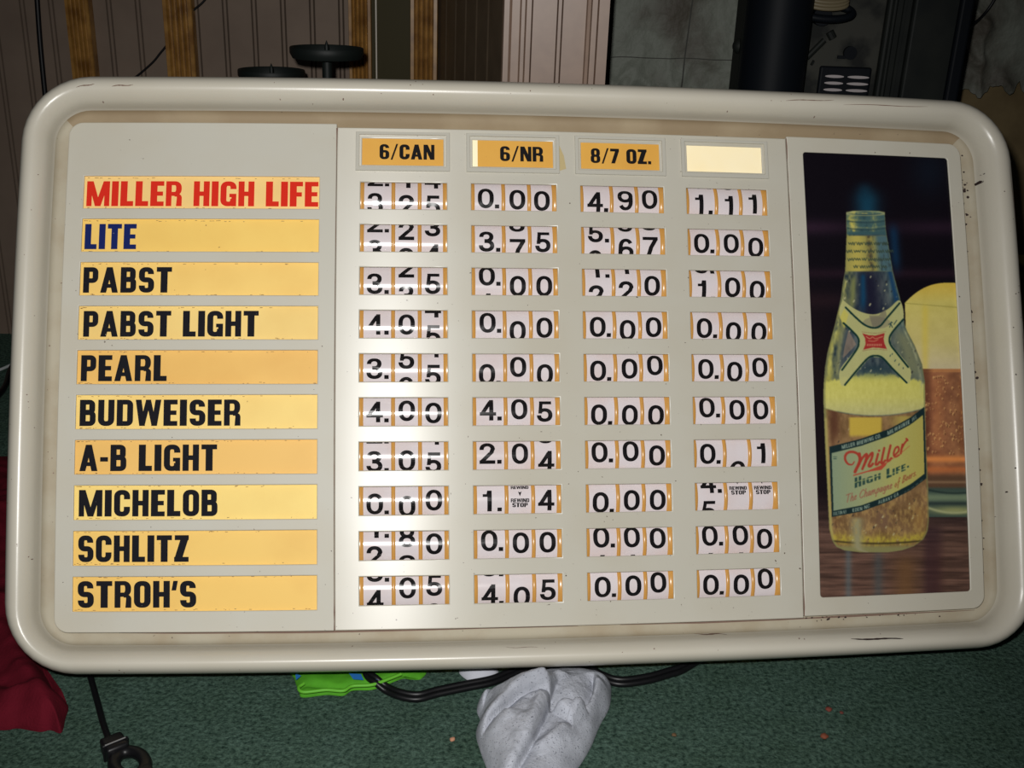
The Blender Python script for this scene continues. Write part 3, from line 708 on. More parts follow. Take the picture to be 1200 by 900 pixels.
# ================================================================== the printed bottle picture
def poster():
    ox, oy, W_, H_c, s = 934, 170, 210, 540, 3
    w, h = W_ * s, H_c * s
    X, Y = np.meshgrid(ox + (np.arange(w) + .5) / s, oy + (np.arange(h) + .5) / s)
    I = np.zeros((h, w, 3)); rs = np.random.RandomState(5)
    def noise(sx, sy, seed, oct=3):
        r = np.random.RandomState(seed); out = 0; a = 1.0
        for o in range(oct):
            gw, gh = int(W_ / sx * 2 ** o) + 3, int(H_c / sy * 2 ** o) + 3; g = r.rand(gh, gw)
            fx = (X - ox) / sx * 2 ** o; fy = (Y - oy) / sy * 2 ** o
            ix, iy = fx.astype(int), fy.astype(int); tx, ty = fx - ix, fy - iy
            tx = tx * tx * (3 - 2 * tx); ty = ty * ty * (3 - 2 * ty)
            out = out + a * ((g[iy, ix] * (1 - tx) + g[iy, ix + 1] * tx) * (1 - ty) + (g[iy + 1, ix] * (1 - tx) + g[iy + 1, ix + 1] * tx) * ty - .5); a *= .55
        return out
    def sm(x, a, b): t = np.clip((x - a) / (b - a), 0, 1); return t * t * (3 - 2 * t)
    def put(mask, col, al=1.0):
        a = (np.asarray(mask, float) * al)[..., None]; I[:] = I * (1 - a) + np.asarray(col, float) * a
    def bump_(x, c, wd): return np.exp(-((x - c) / wd) ** 2)
    # dark backdrop with faint purple bands
    put(np.ones_like(X), (17, 13, 20))
    put(bump_(Y, 266, 9) * (.5 + .5 * sm(X, 1010, 950) + .3 * sm(X, 1040, 1100)), (52, 34, 50), .75)
    put(bump_(Y, 320, 6), (50, 30, 42), .5); put(bump_(Y, 352, 10) * sm(X, 1040, 960), (48, 30, 36), .6)
    put(sm(Y, 300, 420) * sm(X, 1000, 950), (30, 20, 22), .7)
    put(bump_(X, 1090, 22) * bump_(Y, 200, 30), (22, 34, 48), .5)
    put(bump_(X, 1017, 14) * sm(Y, 214, 236) * sm(Y, 256, 244), (24, 66, 88), .95)
    put(bump_(X, 1014, 9) * sm(Y, 208, 222) * sm(Y, 244, 228), (22, 58, 78), .6)
    put(bump_(X, 1047 + (Y - 260) * .08, 6) * sm(Y, 255, 275) * sm(Y, 330, 300), (20, 52, 82), .8)
    # table
    wood = noise(60, 3, 1, 3) + .5 * noise(20, 2, 2)
    tcol = np.stack([92 + 40 * wood, 68 + 30 * wood, 58 + 25 * wood], -1)
    a = sm(Y, 570, 640)[..., None]; I[:] = I * (1 - a) + tcol * a
    put(bump_(X, 1062, 14) * sm(Y, 640, 665), (120, 85, 50), .6); put(bump_(X, 1095, 10) * sm(Y, 620, 660), (96, 60, 46), .5)
    put(bump_(X, 995, 4) * sm(Y, 600, 640), (90, 105, 110), .6); put(bump_(X, 1030, 6) * sm(Y, 630, 660), (70, 85, 90), .5)
    put(sm(X, 1078, 1090) * sm(X, 1112, 1095) * sm(Y, 610, 625), (48, 32, 42), .5)
    # glass of beer
    gl = np.interp(Y, [330, 345, 352, 432, 470, 610], [1090, 1066, 1061, 1080, 1086, 1090])
    top = 331 + 24 * np.clip(np.abs(X - 1113) / 52, 0, 1.2) ** 2.4
    g = (X > gl - 22) & (Y > top) & (Y < 606) & (X > np.interp(Y, [352, 432], [1061, 1064]))
    foam = g & (Y < 432); beer = g & (Y >= 432)
    fc = np.stack([np.interp(Y, [335, 355, 400, 432], [212, 204, 200, 202]), np.interp(Y, [335, 355, 400, 432], [182, 190, 186, 188]), np.interp(Y, [335, 355, 400, 432], [78, 104, 118, 150])], -1) + 8 * noise(10, 10, 8)[..., None]
    I[foam] = fc[foam]
    put(foam & (np.abs(Y - 355 - (X - 1061) * .08) < .7), (150, 140, 70), .5); put(foam * bump_(X, 1085, 4) * sm(Y, 350, 365), (215, 190, 70), .5)
    bn = noise(9, 9, 3)
    bc = np.stack([146 + 30 * bn - (X - 1110) * .3, 96 + 24 * bn, 66 + 14 * bn], -1)
    I[beer] = bc[beer]
    put(beer & (Y < 436), (190, 130, 80), .7); put(beer * sm(X, 1096, 1086), (70, 40, 30), .55)
    put(beer * bump_(Y, 538, 4), (225, 140, 75), .9); put(beer * bump_(Y, 550, 4), (190, 110, 62), .8); put(beer * sm(Y, 553, 560), (88, 66, 50), .9)
    put(beer * bump_(Y, 565, 1.6), (150, 120, 90), .7); put(beer * sm(Y, 569, 574), (58, 78, 72), .9)
    put(beer * bump_(Y, 583, 5), (135, 150, 115), .7); put(beer * bump_(Y, 598, 5) * bump_(X, 1120, 30), (165, 165, 105), .8); put(beer * bump_(Y, 590, 2), (40, 50, 50), .7)
    for _ in range(150):
        cx, cy = rs.uniform(1082, 1138), rs.uniform(440, 532); rr = rs.uniform(.4, 1.5)
        put(g & ((X - cx) ** 2 + ((Y - cy) / 1.5) ** 2 < rr * rr), (215, 165, 105), rs.uniform(.3, .8))
        put(g & ((X - cx - .8) ** 2 + ((Y - cy - 1) / 1.5) ** 2 < (rr * .6) ** 2), (80, 45, 30), .6)
    # bottle silhouette
    yl = [246.5, 249, 268, 276, 317, 330, 347, 363, 380, 397, 413, 430, 447, 463, 480, 520, 570, 620, 634, 641, 645, 647.5]
    xl = [1000, 992.4, 992.5, 992.6, 991, 988.5, 986.3, 983, 979, 974.5, 970.3, 967.5, 966.2, 965.5, 966, 967.5, 970, 972.5, 976, 981, 990, 1010]
    yr = [246.5, 249, 268, 276, 317, 340, 347, 363, 380, 388, 405, 427, 447, 470, 520, 570, 610, 622, 632, 640, 645, 647.5]
    xr = [1030, 1037.5, 1038.8, 1040, 1047, 1053, 1055, 1059, 1061, 1064, 1073, 1081.5, 1084.7, 1085, 1086, 1088.5, 1089.5, 1088, 1083, 1072, 1058, 1040]
    Lb, Rb = np.interp(Y, yl, xl), np.interp(Y, yr, xr)
    B = (X > Lb) & (X < Rb) & (Y > 246.5) & (Y < 647.5); u = np.clip((X - Lb) / (Rb - Lb), 0, 1)
    n1 = noise(5, 14, 11); n2 = noise(2.5, 5, 12); n3 = noise(14, 24, 13)
    col = np.stack([70 + 60 * n1, 82 + 55 * n1, 86 + 40 * n1], -1)
    def mixc(a, c): 
        a = np.clip(a, 0, 1)[..., None]; col[:] = col * (1 - a) + np.asarray(c, float) * a
    mixc(sm(Y, 300, 330) * bump_(u, .50, .22) * sm(Y, 400, 370), (30, 30, 48))
    mixc(bump_(u, .38, .05) * sm(Y, 318, 325) * sm(Y, 372, 350), (24, 66, 96))
    mixc(sm(u, .25, .02) * (.65 + n1), (165, 160, 82)); mixc(bump_(u, .2, .05) * sm(Y, 318, 330) * sm(Y, 380, 350), (120, 125, 80))
    mixc(sm(u, .78, 1.0) * sm(Y, 420, 360) * (.6 + n1), (70, 105, 112)); mixc(bump_(u, .93, .04) * sm(Y, 300, 320) * sm(Y, 380, 350), (30, 66, 100))
    mixc(sm(Y, 372, 400) * bump_(u, .9, .12) * sm(Y, 460, 430), (120, 124, 96)); mixc(sm(Y, 372, 400) * bump_(u, .2, .08) * (.5 + n1) * sm(Y, 450, 430), (62, 72, 90))
    nk = sm(Y, 274, 270)                                           # threaded mouth
    mixc(nk, (66, 96, 98)); mixc(nk * bump_(u, .16, .12) * (.7 + n2), (196, 186, 92)); mixc(nk * bump_(u, .70, .10) * (.3 + n2), (150, 155, 96)); mixc(nk * bump_(u, .45, .12) * (.4 + n2), (44, 70, 78))
    for yy, aa in ((247.5, .7), (256, .3), (264.5, .6)):
        mixc(aa * nk * bump_(Y, yy + 2.0 * np.sin(u * 3.1), .9) * (.5 + .5 * sm(u, .9, .2)) * (.8 + n2), (190, 184, 110)); mixc(.7 * nk * bump_(Y, yy + 2.4 + 2.0 * np.sin(u * 3.1), .9), (44, 66, 72))
    mixc(bump_(Y, 273, 2.2) * sm(Y, 269, 271) * (u > -1), (60, 92, 96))
    nl = sm(Y, 275, 277) * sm(Y, 318.5, 316.5)                     # neck label
    mixc(nl, (150, 145, 82)); mixc(nl * bump_(u, .25, .2), (186, 172, 86)); mixc(nl * sm(u, .62, .8), (78, 106, 112)); mixc(nl * bump_(u, .55, .06) * (.6 + n2), (74, 62, 50)); mixc(nl * n2 * sm(u, .4, .6) * 1.4, (56, 70, 72))
    # foam and beer
    ft = 436 + 16 * np.abs(u - .5) ** 1.6 * 2 + 3 * n2; fb = 487 - 9 * (2 * u - 1) ** 2 + 0 * Y
    fo = sm(Y, ft - 1, ft + 4) * sm(Y, fb + 1, fb - 1.5)
    fcol = np.stack([np.interp(Y, [440, 465, 487], [204, 202, 186]), np.interp(Y, [440, 465, 487], [198, 196, 182]), np.interp(Y, [440, 465, 487], [100, 108, 126])], -1) + 10 * n2[..., None]
    col[:] = col * (1 - fo[..., None]) + fcol * fo[..., None]
    mixc(bump_(Y, 432, 4) * bump_(u, .5, .2), (44, 62, 70)); mixc(bump_(Y, 438, 5) * bump_(u, .5, .3) * .5, (70, 90, 84))
    be = sm(Y, fb - .5, fb + 1.5)
    bcol = np.stack([134 + 30 * n3 + 24 * n2, 104 + 26 * n3 + 20 * n2, 70 + 22 * n3 + 14 * n2], -1)
    col[:] = col * (1 - be[..., None]) + bcol * be[..., None]
    mixc(be * bump_(u, .10, .05) * sm(Y, 530, 500), (95, 62, 45)); mixc(be * sm(u, .05, .0), (150, 140, 80))
    mixc(sm(X, 994, 998) * sm(X, 1036, 1032) * sm(Y, 488, 490) * sm(Y, 514, 508), (196, 168, 70)); mixc(bump_(X, 1060, 12) * sm(Y, 486, 489) * sm(Y, 502, 496), (170, 150, 78))
    mixc(be * bump_(Y, 633 + 5 * (.25 - (u - .5) ** 2) * 4 - 4, 7) * (.8 + n2), (176, 158, 62)); mixc(be * bump_(Y, 634 + 3 * (1 - (2 * u - 1) ** 2), 1.2), (70, 60, 36)); mixc(be * sm(Y, 637, 643), (134, 130, 84))
    mixc(be * bump_(u, .9, .06) * sm(Y, 590, 600) * sm(Y, 630, 610), (150, 115, 68)); mixc(be * bump_(u, .55, .1) * sm(Y, 592, 600) * sm(Y, 628, 612), (120, 92, 70)); mixc(be * bump_(u, .28, .06) * sm(Y, 604, 610), (150, 145, 110))
    I[B] = col[B]
    for _ in range(210):
        cx, cy = rs.uniform(975, 1085), rs.choice([rs.uniform(322, 440), rs.uniform(500, 640)]); rr = rs.uniform(.35, 1.1)
        d = B & (((X - cx) + .4 * (Y - cy)) ** 2 + ((Y - cy) / 1.7) ** 2 < rr * rr)
        put(d, (200, 195, 150) if rs.rand() < .65 else (35, 35, 42), rs.uniform(.3, .8))
    put(B & ((u < .02) | (u > .985)), (120, 122, 80), .6)
    beer = beer & ~B
    put(beer * bump_(Y, 601 - .006 * (X - 1120) ** 2, 1.6), (176, 178, 130), .8); put(beer * bump_(Y, 578 - .004 * (X - 1120) ** 2, 1.2), (30, 42, 42), .7)
    put(beer * bump_(X, 1100, 5) * sm(Y, 440, 450) * sm(Y, 535, 520), (185, 120, 74), .35); put(beer * bump_(X, 1128, 4) * sm(Y, 440, 450) * sm(Y, 535, 520), (120, 70, 42), .4)
    e_ = np.abs(np.hypot((X - 1015) / 22.3, (Y - 249.6) / 2.6) - 1); put(np.exp(-(e_ / .20) ** 2) * (np.abs(X - 1015) < 22.6), (178, 178, 120), .75)
    put(B * sm(Y, 320, 332) * sm(Y, 446, 430) * bump_(u, .045, .02) * (.7 + n2), (196, 192, 110), .8)
    put(B * sm(Y, 372, 384) * sm(Y, 446, 430) * bump_(u, .13, .02) * (.5 + n1), (150, 150, 100), .8)
    put(B * sm(Y, 360, 384) * sm(Y, 470, 440) * bump_(u, .965, .015) * (.7 + n2), (170, 172, 130), .7)
    put(B * sm(Y, 488, 492) * sm(Y, 640, 620) * bump_(u, .018, .012), (186, 170, 100), .7); put(B * sm(Y, 488, 492) * sm(Y, 640, 620) * bump_(u, .075, .02), (84, 54, 38), .5)
    put(B * sm(Y, 572, 586) * sm(Y, 634, 622) * np.clip(n2 * 2.2 + .1, 0, 1), (176, 146, 84), .45)
    # text and line helpers (lists of points in the same reading scale)
    def quad(pts, c, al=1.0):
        p = np.array(pts); x0, x1 = p[:, 0].min(), p[:, 0].max(); y0, y1 = p[:, 1].min(), p[:, 1].max()
        i0, i1 = max(0, int((x0 - ox) * s) - 1), min(w, int((x1 - ox) * s) + 2); j0, j1 = max(0, int((y0 - oy) * s) - 1), min(h, int((y1 - oy) * s) + 2)
        if i1 <= i0 or j1 <= j0: return
        xs, ys = X[j0:j1, i0:i1], Y[j0:j1, i0:i1]; ins = np.zeros(xs.shape, bool); n = len(p)
        for k in range(n):
            (xa, ya), (xb, yb) = p[k], p[(k + 1) % n]
            if ya == yb: continue
            cr = ((ya > ys) != (yb > ys)) & (xs < (xb - xa) * (ys - ya) / (yb - ya) + xa); ins ^= cr
        sub = I[j0:j1, i0:i1]; sub[ins] = sub[ins] * (1 - al) + np.array(c, float) * al
    def line(pts, wd, c, al=1.0, taper=False, sp=True):
        P_ = [(p[0], p[1]) for p in spline([(a, b, 0) for a, b in pts], 7)] if sp and len(pts) > 2 else [tuple(p) for p in pts]
        m = np.zeros(X.shape, bool)
        x0, x1 = min(p[0] for p in P_) - wd, max(p[0] for p in P_) + wd; y0, y1 = min(p[1] for p in P_) - wd, max(p[1] for p in P_) + wd
        i0, i1 = max(0, int((x0 - ox) * s)), min(w, int((x1 - ox) * s) + 2); j0, j1 = max(0, int((y0 - oy) * s)), min(h, int((y1 - oy) * s) + 2)
        if i1 <= i0 or j1 <= j0: return
        xs, ys = X[j0:j1, i0:i1], Y[j0:j1, i0:i1]; mm = np.zeros(xs.shape, bool); N_ = len(P_) - 1
        for k in range(N_):
            (xa, ya), (xb, yb) = P_[k], P_[k + 1]; L2 = (xb - xa) ** 2 + (yb - ya) ** 2 + 1e-9
            t = np.clip(((xs - xa) * (xb - xa) + (ys - ya) * (yb - ya)) / L2, 0, 1); ww = wd / 2
            if taper: ww = wd / 2 * (0.35 + 0.65 * math.sin(math.pi * (k + .5) / N_))
            mm |= (xs - xa - t * (xb - xa)) ** 2 + (ys - ya - t * (yb - ya)) ** 2 < ww * ww
        sub = I[j0:j1, i0:i1]; sub[mm] = sub[mm] * (1 - al) + np.array(c, float) * al
    def zb(x, y): return (940 + x / 6, 330 + y / 6)
    def zc(x, y): return (960 + x / 6, 470 + y / 6)
    # cross-shaped neck label
    cream = (186, 184, 122)
    crossp = [(290, 125), (350, 175), (430, 215), (520, 228), (610, 190), (690, 130), (718, 250), (650, 340), (628, 400), (640, 450), (760, 600), (765, 690), (740, 712), (640, 610), (575, 545), (520, 530), (465, 550), (310, 725), (270, 700), (275, 610), (385, 470), (400, 410), (370, 350), (285, 280), (265, 200)]
    cp = [(p.x, p.y) for p in spline([(*zb(*p), 0) for p in crossp] + [(*zb(*crossp[0]), 0)], 5)]
    quad(cp, cream, .93); 
    put((((X - 1028) / 16) ** 2 + ((Y - 378) / 7) ** 2 < 1) & B, (120, 112, 100), .45)
    quad([zb(475, 235), zb(545, 235), zb(590, 190), zb(600, 240), zb(540, 315), zb(500, 315)], (105, 98, 90), .55)
    quad([zb(300, 190), zb(330, 230), zb(300, 330), zb(270, 250)], (205, 192, 80), .6); quad([zb(290, 540), zb(385, 440), zb(330, 340), zb(300, 470)], (170, 140, 115), .55)
    dk = (22, 52, 48)
    line([zb(*p) for p in ((310, 180), (370, 240), (440, 300), (500, 323), (550, 312), (600, 255), (690, 150))], 2.2, dk)
    line([zb(*p) for p in ((295, 290), (350, 340), (395, 390), (402, 430), (385, 480), (285, 620))], 2.2, dk)
    line([zb(*p) for p in ((715, 265), (650, 340), (620, 390), (625, 440), (670, 500), (750, 600))], 2.2, dk)
    line([zb(*p) for p in ((305, 725), (400, 610), (470, 535), (520, 520), (570, 535), (640, 610), (740, 710))], 2.2, dk)
    emb = [(428, 362), (470, 375), (520, 378), (585, 360), (578, 400), (582, 430), (600, 472), (550, 465), (500, 462), (434, 478), (450, 440), (448, 400)]
    quad([zb(*p) for p in emb], (160, 42, 42), .95)
    line([zb(*p) for p in ((455, 385), (480, 400), (500, 388), (520, 400), (570, 385))], .8, (205, 150, 110)); line([zb(*p) for p in ((470, 415), (510, 418), (540, 405))], .7, (205, 150, 110))
    for k in range(9): line([zb(462 + k * 12, 450), zb(466 + k * 12, 438)], .8, (215, 170, 130), sp=False)
    line([zb(425, 352), zb(520, 362), zb(590, 350)], .5, (150, 110, 80)); line([zb(430, 486), zb(510, 474), zb(600, 480)], .5, (150, 110, 80))
    for (a, b_) in (((612, 300), (640, 285)), ((620, 320), (632, 280)), ((640, 322), (625, 290)), ((650, 300), (670, 270)), ((622, 525), (626, 515)), ((655, 560), (662, 548)), ((683, 588), (688, 575)), ((715, 612), (716, 602)), ((636, 512), (640, 505))):
        line([zb(*a), zb(*b_)], .9, (40, 66, 70), sp=False)
    # script lines on the neck label (too small to read in the photograph)
    for row, (yy, xa, xb) in enumerate(((285, 995, 1042), (294, 993, 1043), (303.5, 994, 1045), (312, 1001, 1034))):
        xx = xa
        while xx < xb:
            ln = rs.uniform(4, 9); pts = [(xx + k * 1.3, yy + (1.6 if k % 2 else -1.4) * rs.uniform(.6, 1.2)) for k in range(int(ln / 1.3) + 2)]
            line(pts, 1.0, (58, 72, 58), .85); xx += ln + 2.2
    # body label
    tl = lambda a: (np.interp(a, [0, .34, .64, .87, 1], [972.5, 1010, 1043, 1068, 1084]), np.interp(a, [0, .34, .64, .87, 1], [527, 517.5, 506, 492.5, 480]) - 3.5)
    bl = lambda a: (np.interp(a, [0, .34, .64, .87, 1], [975.5, 1010, 1043, 1068, 1086.5]), np.interp(a, [0, .34, .64, .87, 1], [603.5, 597, 585, 572, 558]) + 2.5)
    def lp(a, b_):
        t, q_ = tl(a), bl(a); return (float(lerp(t[0], q_[0], b_)), float(lerp(t[1], q_[1], b_)))
    na = 30
    def band(a0, a1, b0, b1, c, al=1):
        for k in range(na):
            a, a2 = lerp(a0, a1, k / na), lerp(a0, a1, (k + 1) / na)
            quad([lp(a, b0), lp(a2, b0), lp(a2, b1), lp(a, b1)], c(a) if callable(c) else c, al)
    band(0, 1, 0, 1, (26, 44, 46))
    nb = 16
    for k in range(nb):
        b0, b1 = lerp(.098, .912, k / nb), lerp(.098, .912, (k + 1) / nb)
        band(.022, .985, b0, b1 + .004, lambda a: (np.interp(a, [0, .3, .7, 1], [134, 152, 176, 176]), np.interp(a, [0, .3, .7, 1], [150, 160, 172, 164]), np.interp(a, [0, .3, .7, 1], [122, 118, 100, 84])))
    def ltext(sx, a0, a1, b0, b1, c, al=.9, font=CAPS, tr=.1):
        wd, qs = text_quads(sx, tr, font)
        for q in qs: quad([lp(lerp(a0, a1, px / wd), lerp(b1, b0, py)) for px, py in q], c, al)
    pale = (150, 168, 150)
    ltext('MILLER BREWING CO.', .13, .55, .022, .078, pale, .8); ltext('MILWAUKEE', .62, .86, .022, .078, pale, .8); ltext('WI.', .88, .93, .022, .078, pale, .6)
    ltext('FULTON NY', .02, .17, .935, .985, pale, .7); ltext('EDEN NC', .24, .43, .935, .985, pale, .75); ltext('ALBANY GA', .52, .74, .935, .985, pale, .75)
    ltext('.....', .80, .97, .935, .985, pale, .4)
    red = (166, 60, 46)
    L1 = lambda pts, wd, **k: line([zc(*p) for p in pts], wd, red, .95, **k)
    L1([(252, 425), (235, 446), (205, 440), (186, 405), (196, 370), (232, 356), (272, 370), (288, 405), (276, 455), (252, 500)], 3.0, taper=True)
    L1([(286, 370), (290, 420), (256, 498)], 3.6)
    L1([(278, 460), (305, 405), (338, 372), (330, 420), (308, 478)], 2.8); L1([(318, 455), (345, 400), (378, 364), (374, 400), (352, 452), (366, 458), (382, 440)], 2.8)
    L1([(418, 372), (402, 440), (414, 445), (428, 428)], 2.6); L1([(425, 350), (427, 347)], 2.6, sp=False)
    L1([(462, 330), (442, 428), (452, 436), (468, 418)], 2.6); L1([(506, 312), (484, 412), (494, 420), (512, 402)], 2.6)
    L1([(530, 385), (562, 352), (560, 322), (540, 332), (528, 372), (540, 392), (566, 378)], 2.2); L1([(590, 305), (578, 368)], 2.4, sp=False); L1([(584, 335), (602, 300), (625, 272)], 2.2); L1([(618, 265), (626, 275)], 2.4, sp=False)
    quad([zc(*p) for p in ((245, 518), (350, 488), (430, 455), (488, 425), (470, 455), (440, 484), (380, 492), (340, 500), (245, 527))], (180, 70, 52), .95)
    line([zc(*p) for p in ((480, 428), (560, 380), (640, 315))], .8, (180, 90, 60), .8)
    # lower lines of lettering: caps then an italic hand
    teal = (38, 66, 62)
    def slope(sx, p0, p1, hh, c, al, tr, wscale=None):
        wd, qs = text_quads(sx, tr); dx, dy = p1[0] - p0[0], p1[1] - p0[1]
        for q in qs: quad([zc(p0[0] + dx * px / wd - 0 * py, p0[1] + dy * px / wd - hh * py) for px, py in q], c, al)
    slope('H', (255, 612), (300, 597), 72, teal, .9, .1); slope('IGH', (308, 592), (436, 548), 44, teal, .85, .14)
    slope('L', (478, 545), (515, 530), 66, teal, .9, .1); slope('IFE', (520, 524), (612, 486), 46, teal, .85, .14); slope('.', (622, 470), (636, 465), 60, teal, .9, .1)
    for q in ((250, 575, 305, 556), (300, 560, 440, 520), (470, 525, 625, 470)): line([zc(q[0], q[1]), zc(q[2], q[3])], 1.0, (165, 172, 110), .8, sp=False)
    LC = {'T': (.75, [[(0, .95), (.75, 1)], [(.42, .98), (.28, 0)]]), 'h': (.55, [[(.2, 1), (.02, 0)], [(.05, .25), (.3, .55), (.42, .4), (.35, 0), (.5, .05)]]), 'e': (.42, [[(.05, .28), (.32, .38), (.25, .55), (.06, .35), (.08, .05), (.36, .1)]]),
          'C': (.75, [[(.75, .8), (.5, 1), (.1, .6), (.08, .2), (.3, 0), (.65, .18)]]), 'a': (.5, [[(.4, .5), (.15, .5), (.02, .15), (.15, 0), (.4, .45), (.34, .05), (.5, .05)]]), 'm': (.8, [[(.1, .5), (.02, 0)], [(.06, .25), (.3, .55), (.3, 0)], [(.34, .3), (.58, .55), (.6, .05), (.75, .05)]]),
          'p': (.5, [[(.14, .5), (-.05, -.4)], [(.08, .3), (.35, .55), (.42, .25), (.2, 0), (.04, .1)]]), 'g': (.5, [[(.4, .5), (.12, .45), (.05, .15), (.22, .05), (.4, .45), (.3, -.3), (.02, -.3)]]), 'n': (.5, [[(.1, .5), (.02, 0)], [(.06, .25), (.32, .55), (.34, .05), (.48, .05)]]),
          'o': (.45, [[(.2, .52), (.02, .25), (.15, 0), (.38, .25), (.2, .52)]]), 'f': (.4, [[(.42, .95), (.26, .95), (.1, -.35)], [(.02, .5), (.36, .5)]]), 'B': (.62, [[(.2, .95), (.05, 0)], [(.2, .95), (.6, .85), (.3, .5), (.6, .25), (.05, 0)]]),
          'r': (.36, [[(.1, .5), (.02, 0)], [(.06, .3), (.2, .52), (.36, .48)]]), 's': (.36, [[(.32, .5), (.1, .42), (.28, .2), (.16, 0), (0, .08)]]), '.': (.15, [[(.05, .04), (.07, .0)]]), ' ': (.35, [])}
    def script(sx, p0, p1, hh, c, wd):
        tw = sum(LC[k][0] + .06 for k in sx); x = 0
        for k in sx:
            for st_ in LC[k][1]:
                line([zc(p0[0] + (p1[0] - p0[0]) * (x + a + .12 * b_) / tw, p0[1] + (p1[1] - p0[1]) * (x + a) / tw - hh * b_) for a, b_ in st_], wd, c, .85, sp=len(st_) > 2)
            x += LC[k][0] + .06
    script('The Champagne', (190, 715), (520, 612), 56, (150, 96, 78), 1.1); script('of Beers.', (535, 608), (690, 518), 50, (150, 92, 60), 1.1)
    line([zc(105, 392), zc(125, 392)], .8, teal, .8, sp=False); line([zc(105, 405), zc(125, 405)], .8, teal, .8, sp=False)
    # light 3-tap softening
    for _ in range(2):
        I[1:-1] = (I[:-2] + 2 * I[1:-1] + I[2:]) / 4; I[:, 1:-1] = (I[:, :-2] + 2 * I[:, 1:-1] + I[:, 2:]) / 4
    I += rs.randn(h, w, 1) * 2.0
    # onto the print: a grid whose points carry the printed colours
    nx, ny = 300, 860; gx = np.linspace(PX0 - .004, PX1 + .004, nx); gy = np.linspace(PY1 + .004, PY0 - .004, ny)
    GX, GY = np.meshgrid(gx, gy); f = 1 + K_BOW * (GX ** 2 + GY ** 2); bx_, by_ = GX * f, GY * f
    cx = SR[0, 0] * bx_ + SR[0, 1] * by_; cy = SR[1, 0] * bx_ + SR[1, 1] * by_; cz = SR[2, 0] * bx_ + SR[2, 1] * by_ + ST[2]
    U, V = (600 + F_PX * cx / cz - ox) * s - .5, (450 - F_PX * cy / cz - oy) * s - .5
    U, V = np.clip(U, 0, w - 1.01), np.clip(V, 0, h - 1.01); iu, iv = U.astype(int), V.astype(int); fu, fv = (U - iu)[..., None], (V - iv)[..., None]
    Cc = (I[iv, iu] * (1 - fu) + I[iv, iu + 1] * fu) * (1 - fv) + (I[iv + 1, iu] * (1 - fu) + I[iv + 1, iu + 1] * fu) * fv
    lc = np.clip(lin(np.clip(Cc, 0, 255)) * POSTER_GAIN, 0, 1)
    z = np.full(GX.shape, -0.0014)
    co = np.stack([bx_ - base_l[0], by_ - base_l[1], z - base_l[2]], -1).reshape(-1, 3)
    me = bpy.data.meshes.new('bottle_picture'); me.vertices.add(nx * ny); me.vertices.foreach_set('co', co.ravel())
    j, i = np.meshgrid(np.arange(ny - 1), np.arange(nx - 1), indexing='ij'); a = (j * nx + i).ravel()
    q = np.stack([a, a + nx, a + nx + 1, a + 1], -1)
    me.loops.add(q.size); me.loops.foreach_set('vertex_index', q.ravel().astype(np.int32))
    me.polygons.add(len(q)); me.polygons.foreach_set('loop_start', np.arange(0, q.size, 4, dtype=np.int32)); me.polygons.foreach_set('loop_total', np.full(len(q), 4, np.int32))
    at_ = me.color_attributes.new('print', 'FLOAT_COLOR', 'POINT')
    at_.data.foreach_set('color', np.concatenate([lc.reshape(-1, 3), np.ones((nx * ny, 1))], 1).astype(np.float32).ravel())
    me.update(calc_edges=True)
    Mp = bpy.data.materials.new('printed_picture'); Mp.use_nodes = True; N = Mp.node_tree.nodes; b = N['Principled BSDF']
    A = N.new('ShaderNodeAttribute'); A.attribute_name = 'print'; Mp.node_tree.links.new(A.outputs['Color'], b.inputs['Base Color'])
    b.inputs['Roughness'].default_value = 0.3; b.inputs['Specular IOR Level'].default_value = 0.25
    me.materials.append(Mp); o = link('bottle_picture', me, sign); o['label'] = 'printed picture of a clear beer bottle and a full glass'
POSTER_GAIN = 1.08
poster()

# ================================================================== things behind the sign
def candle(name, px, py, wpx, Y, label, n_arm=True):
    c = at(px, py, Y); d = math.dist(c, CAM); r = wpx / 2 / F_PX * d * 1.0
    root = bpy.data.objects.new(name, None); COL.objects.link(root); root.location = (c.x, c.y, 0); root.empty_display_size = 0.05
    z = c.z
    b = MB(); b.lathe((0, 0, 0), [(0.001, z - 0.006), (r * .55, z - 0.006), (r * .93, z - 0.004), (r, z + 0.002), (r, z + 0.008), (r * .985, z + 0.0095), (r * .95, z + 0.0075), (r * .90, z + 0.001), (r * .5, z - 0.001), (0.001, z - 0.001)], 40)
    smooth_by_angle(b.build('drip_plate', [M_iron], root))
    b = MB(); b.lathe((0, 0, 0), [(0.0028, z - 0.002), (0.0028, z + 0.010), (0.0018, z + 0.014), (0.0002, z + 0.018)], 12); smooth_by_angle(b.build('spike', [M_iron], root))
    b = MB(); b.lathe((0, 0, 0), [(0.0, 0.01), (0.0065, 0.01), (0.0065, z - 0.03), (0.0065, z - 0.005), (0, z - 0.005)], 16); smooth_by_angle(b.build('stem', [M_iron], root))
    b = MB(); b.lathe((0, 0, 0), [(0.0, 0.0), (0.062, 0.0), (0.062, 0.006), (0.055, 0.010), (0.012, 0.014), (0.0, 0.014)], 40); smooth_by_angle(b.build('base', [M_iron], root))
    tag(root, label, 'candle holder', 'iron candle holders behind the sign')
candle('candle_holder', 383, 64.5, 81, 1.42, 'taller black iron candle holder whose plate and stem rise above the sign')
candle('candle_holder', 318.5, 90, 73, 1.52, 'lower black iron candle holder with only its plate rim above the sign')

